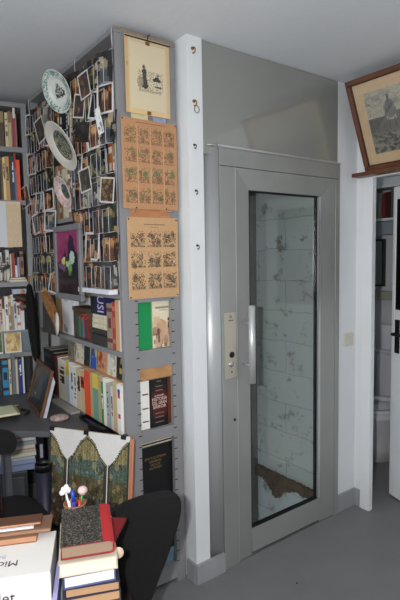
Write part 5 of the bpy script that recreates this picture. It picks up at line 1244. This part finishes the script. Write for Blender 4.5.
# second black chair at the desk, far left
O2 = at(2, 443, 'Y', 1.85); nv2 = Vector((-.05, 1, -.05)).normalized()
e2, base2, cen2, r2, n2 = swivel('swivel_chair', 'black swivel chair at the left end of the desk, cut by the photo edge',
    [(-26, 452), (-27, 440), (-20, 433), (-5, 431), (8, 431.5), (15, 434), (18, 441), (17, 449), (12, 454), (-2, 456), (-18, 456)], O2, nv2, .05, .20)
sn2 = Vector((n2.x, n2.y, 0)).normalized(); r, sn = r2, sn2
seat = [[tuple(r2*(.215*sc*math.copysign(abs(math.cos(a))**.6, math.cos(a)))+sn2*(.20*sc*math.copysign(abs(math.sin(a))**.6, math.sin(a)))+Vector((0, 0, z))) for a in [2*pi*k/40 for k in range(40)]] for (sc, z) in ((.86, .415), (.97, .42), (1, .435), (1, .465), (.96, .482), (.8, .49))]
chair_base(e2, r2, sn2, cen2)
q = Vector((base2.x, base2.y, .49))
cu_ = loft(MB(), [[tuple(r2*(.10*sc*math.cos(a)-.09)+sn2*(.035*sc*math.sin(a)-.11)+Vector((0, 0, z))) for a in [2*pi*k/28 for k in range(28)]] for (sc, z) in ((.8, .0), (1, .02), (1.05, .10), (1, .18), (.7, .20))], n=28)
tag(cu_.build('cushion', mat('red_cloth', (150, 50, 36), .9), None, T(q.x, q.y, q.z)), 'red cushion on the far left swivel chair', 'cushion')

# ------------------------------------------------------------------ light
w = bpy.data.worlds.new('world'); SC.world = w; w.use_nodes = True
w.node_tree.nodes['Background'].inputs[0].default_value = (.75, .85, 1, 1); w.node_tree.nodes['Background'].inputs[1].default_value = .6
def area(name, loc, target, sx, sy, e, c, shape='RECTANGLE'):
    l = bpy.data.lights.new(name, 'AREA'); l.shape = shape; l.size = sx
    if shape == 'RECTANGLE': l.size_y = sy
    l.energy = e; l.color = c; o = bpy.data.objects.new(name, l); COL.objects.link(o)
    o.location = loc; o.rotation_euler = (Vector(target)-Vector(loc)).to_track_quat('-Z', 'Y').to_euler(); return o
# ambient fill added outside the invented window, left of the camera
area('window_fill', (XL-.2, .9, 1.5), (1.5, 1.0, 1.2), 1.3, 1.15, 22, (.86, .92, 1))
# the photographer's flash, held just left of the lens
fl = Vector(CAM)-Vector(Rc[:, 0])*.115+Vector(Rc[:, 1])*.02-Vector(Rc[:, 2])*.03
l = bpy.data.lights.new('camera_flash', 'POINT'); l.energy = 92; l.shadow_soft_size = .022; l.color = (1, .98, .96)
o = bpy.data.objects.new('camera_flash', l); COL.objects.link(o); o.location = fl
# weak fill light added inside the bathroom, no fixture there
l = bpy.data.lights.new('bathroom_fill', 'POINT'); l.energy = 3; l.shadow_soft_size = .08; l.color = (.9, .95, 1)
o = bpy.data.objects.new('bathroom_fill', l); COL.objects.link(o); o.location = (3.3, 1.4, 2.3)

vs = SC.view_settings; vs.view_transform = 'Standard'; vs.look = 'None'; vs.gamma = 1; vs.use_curve_mapping = False; vs.exposure = .12
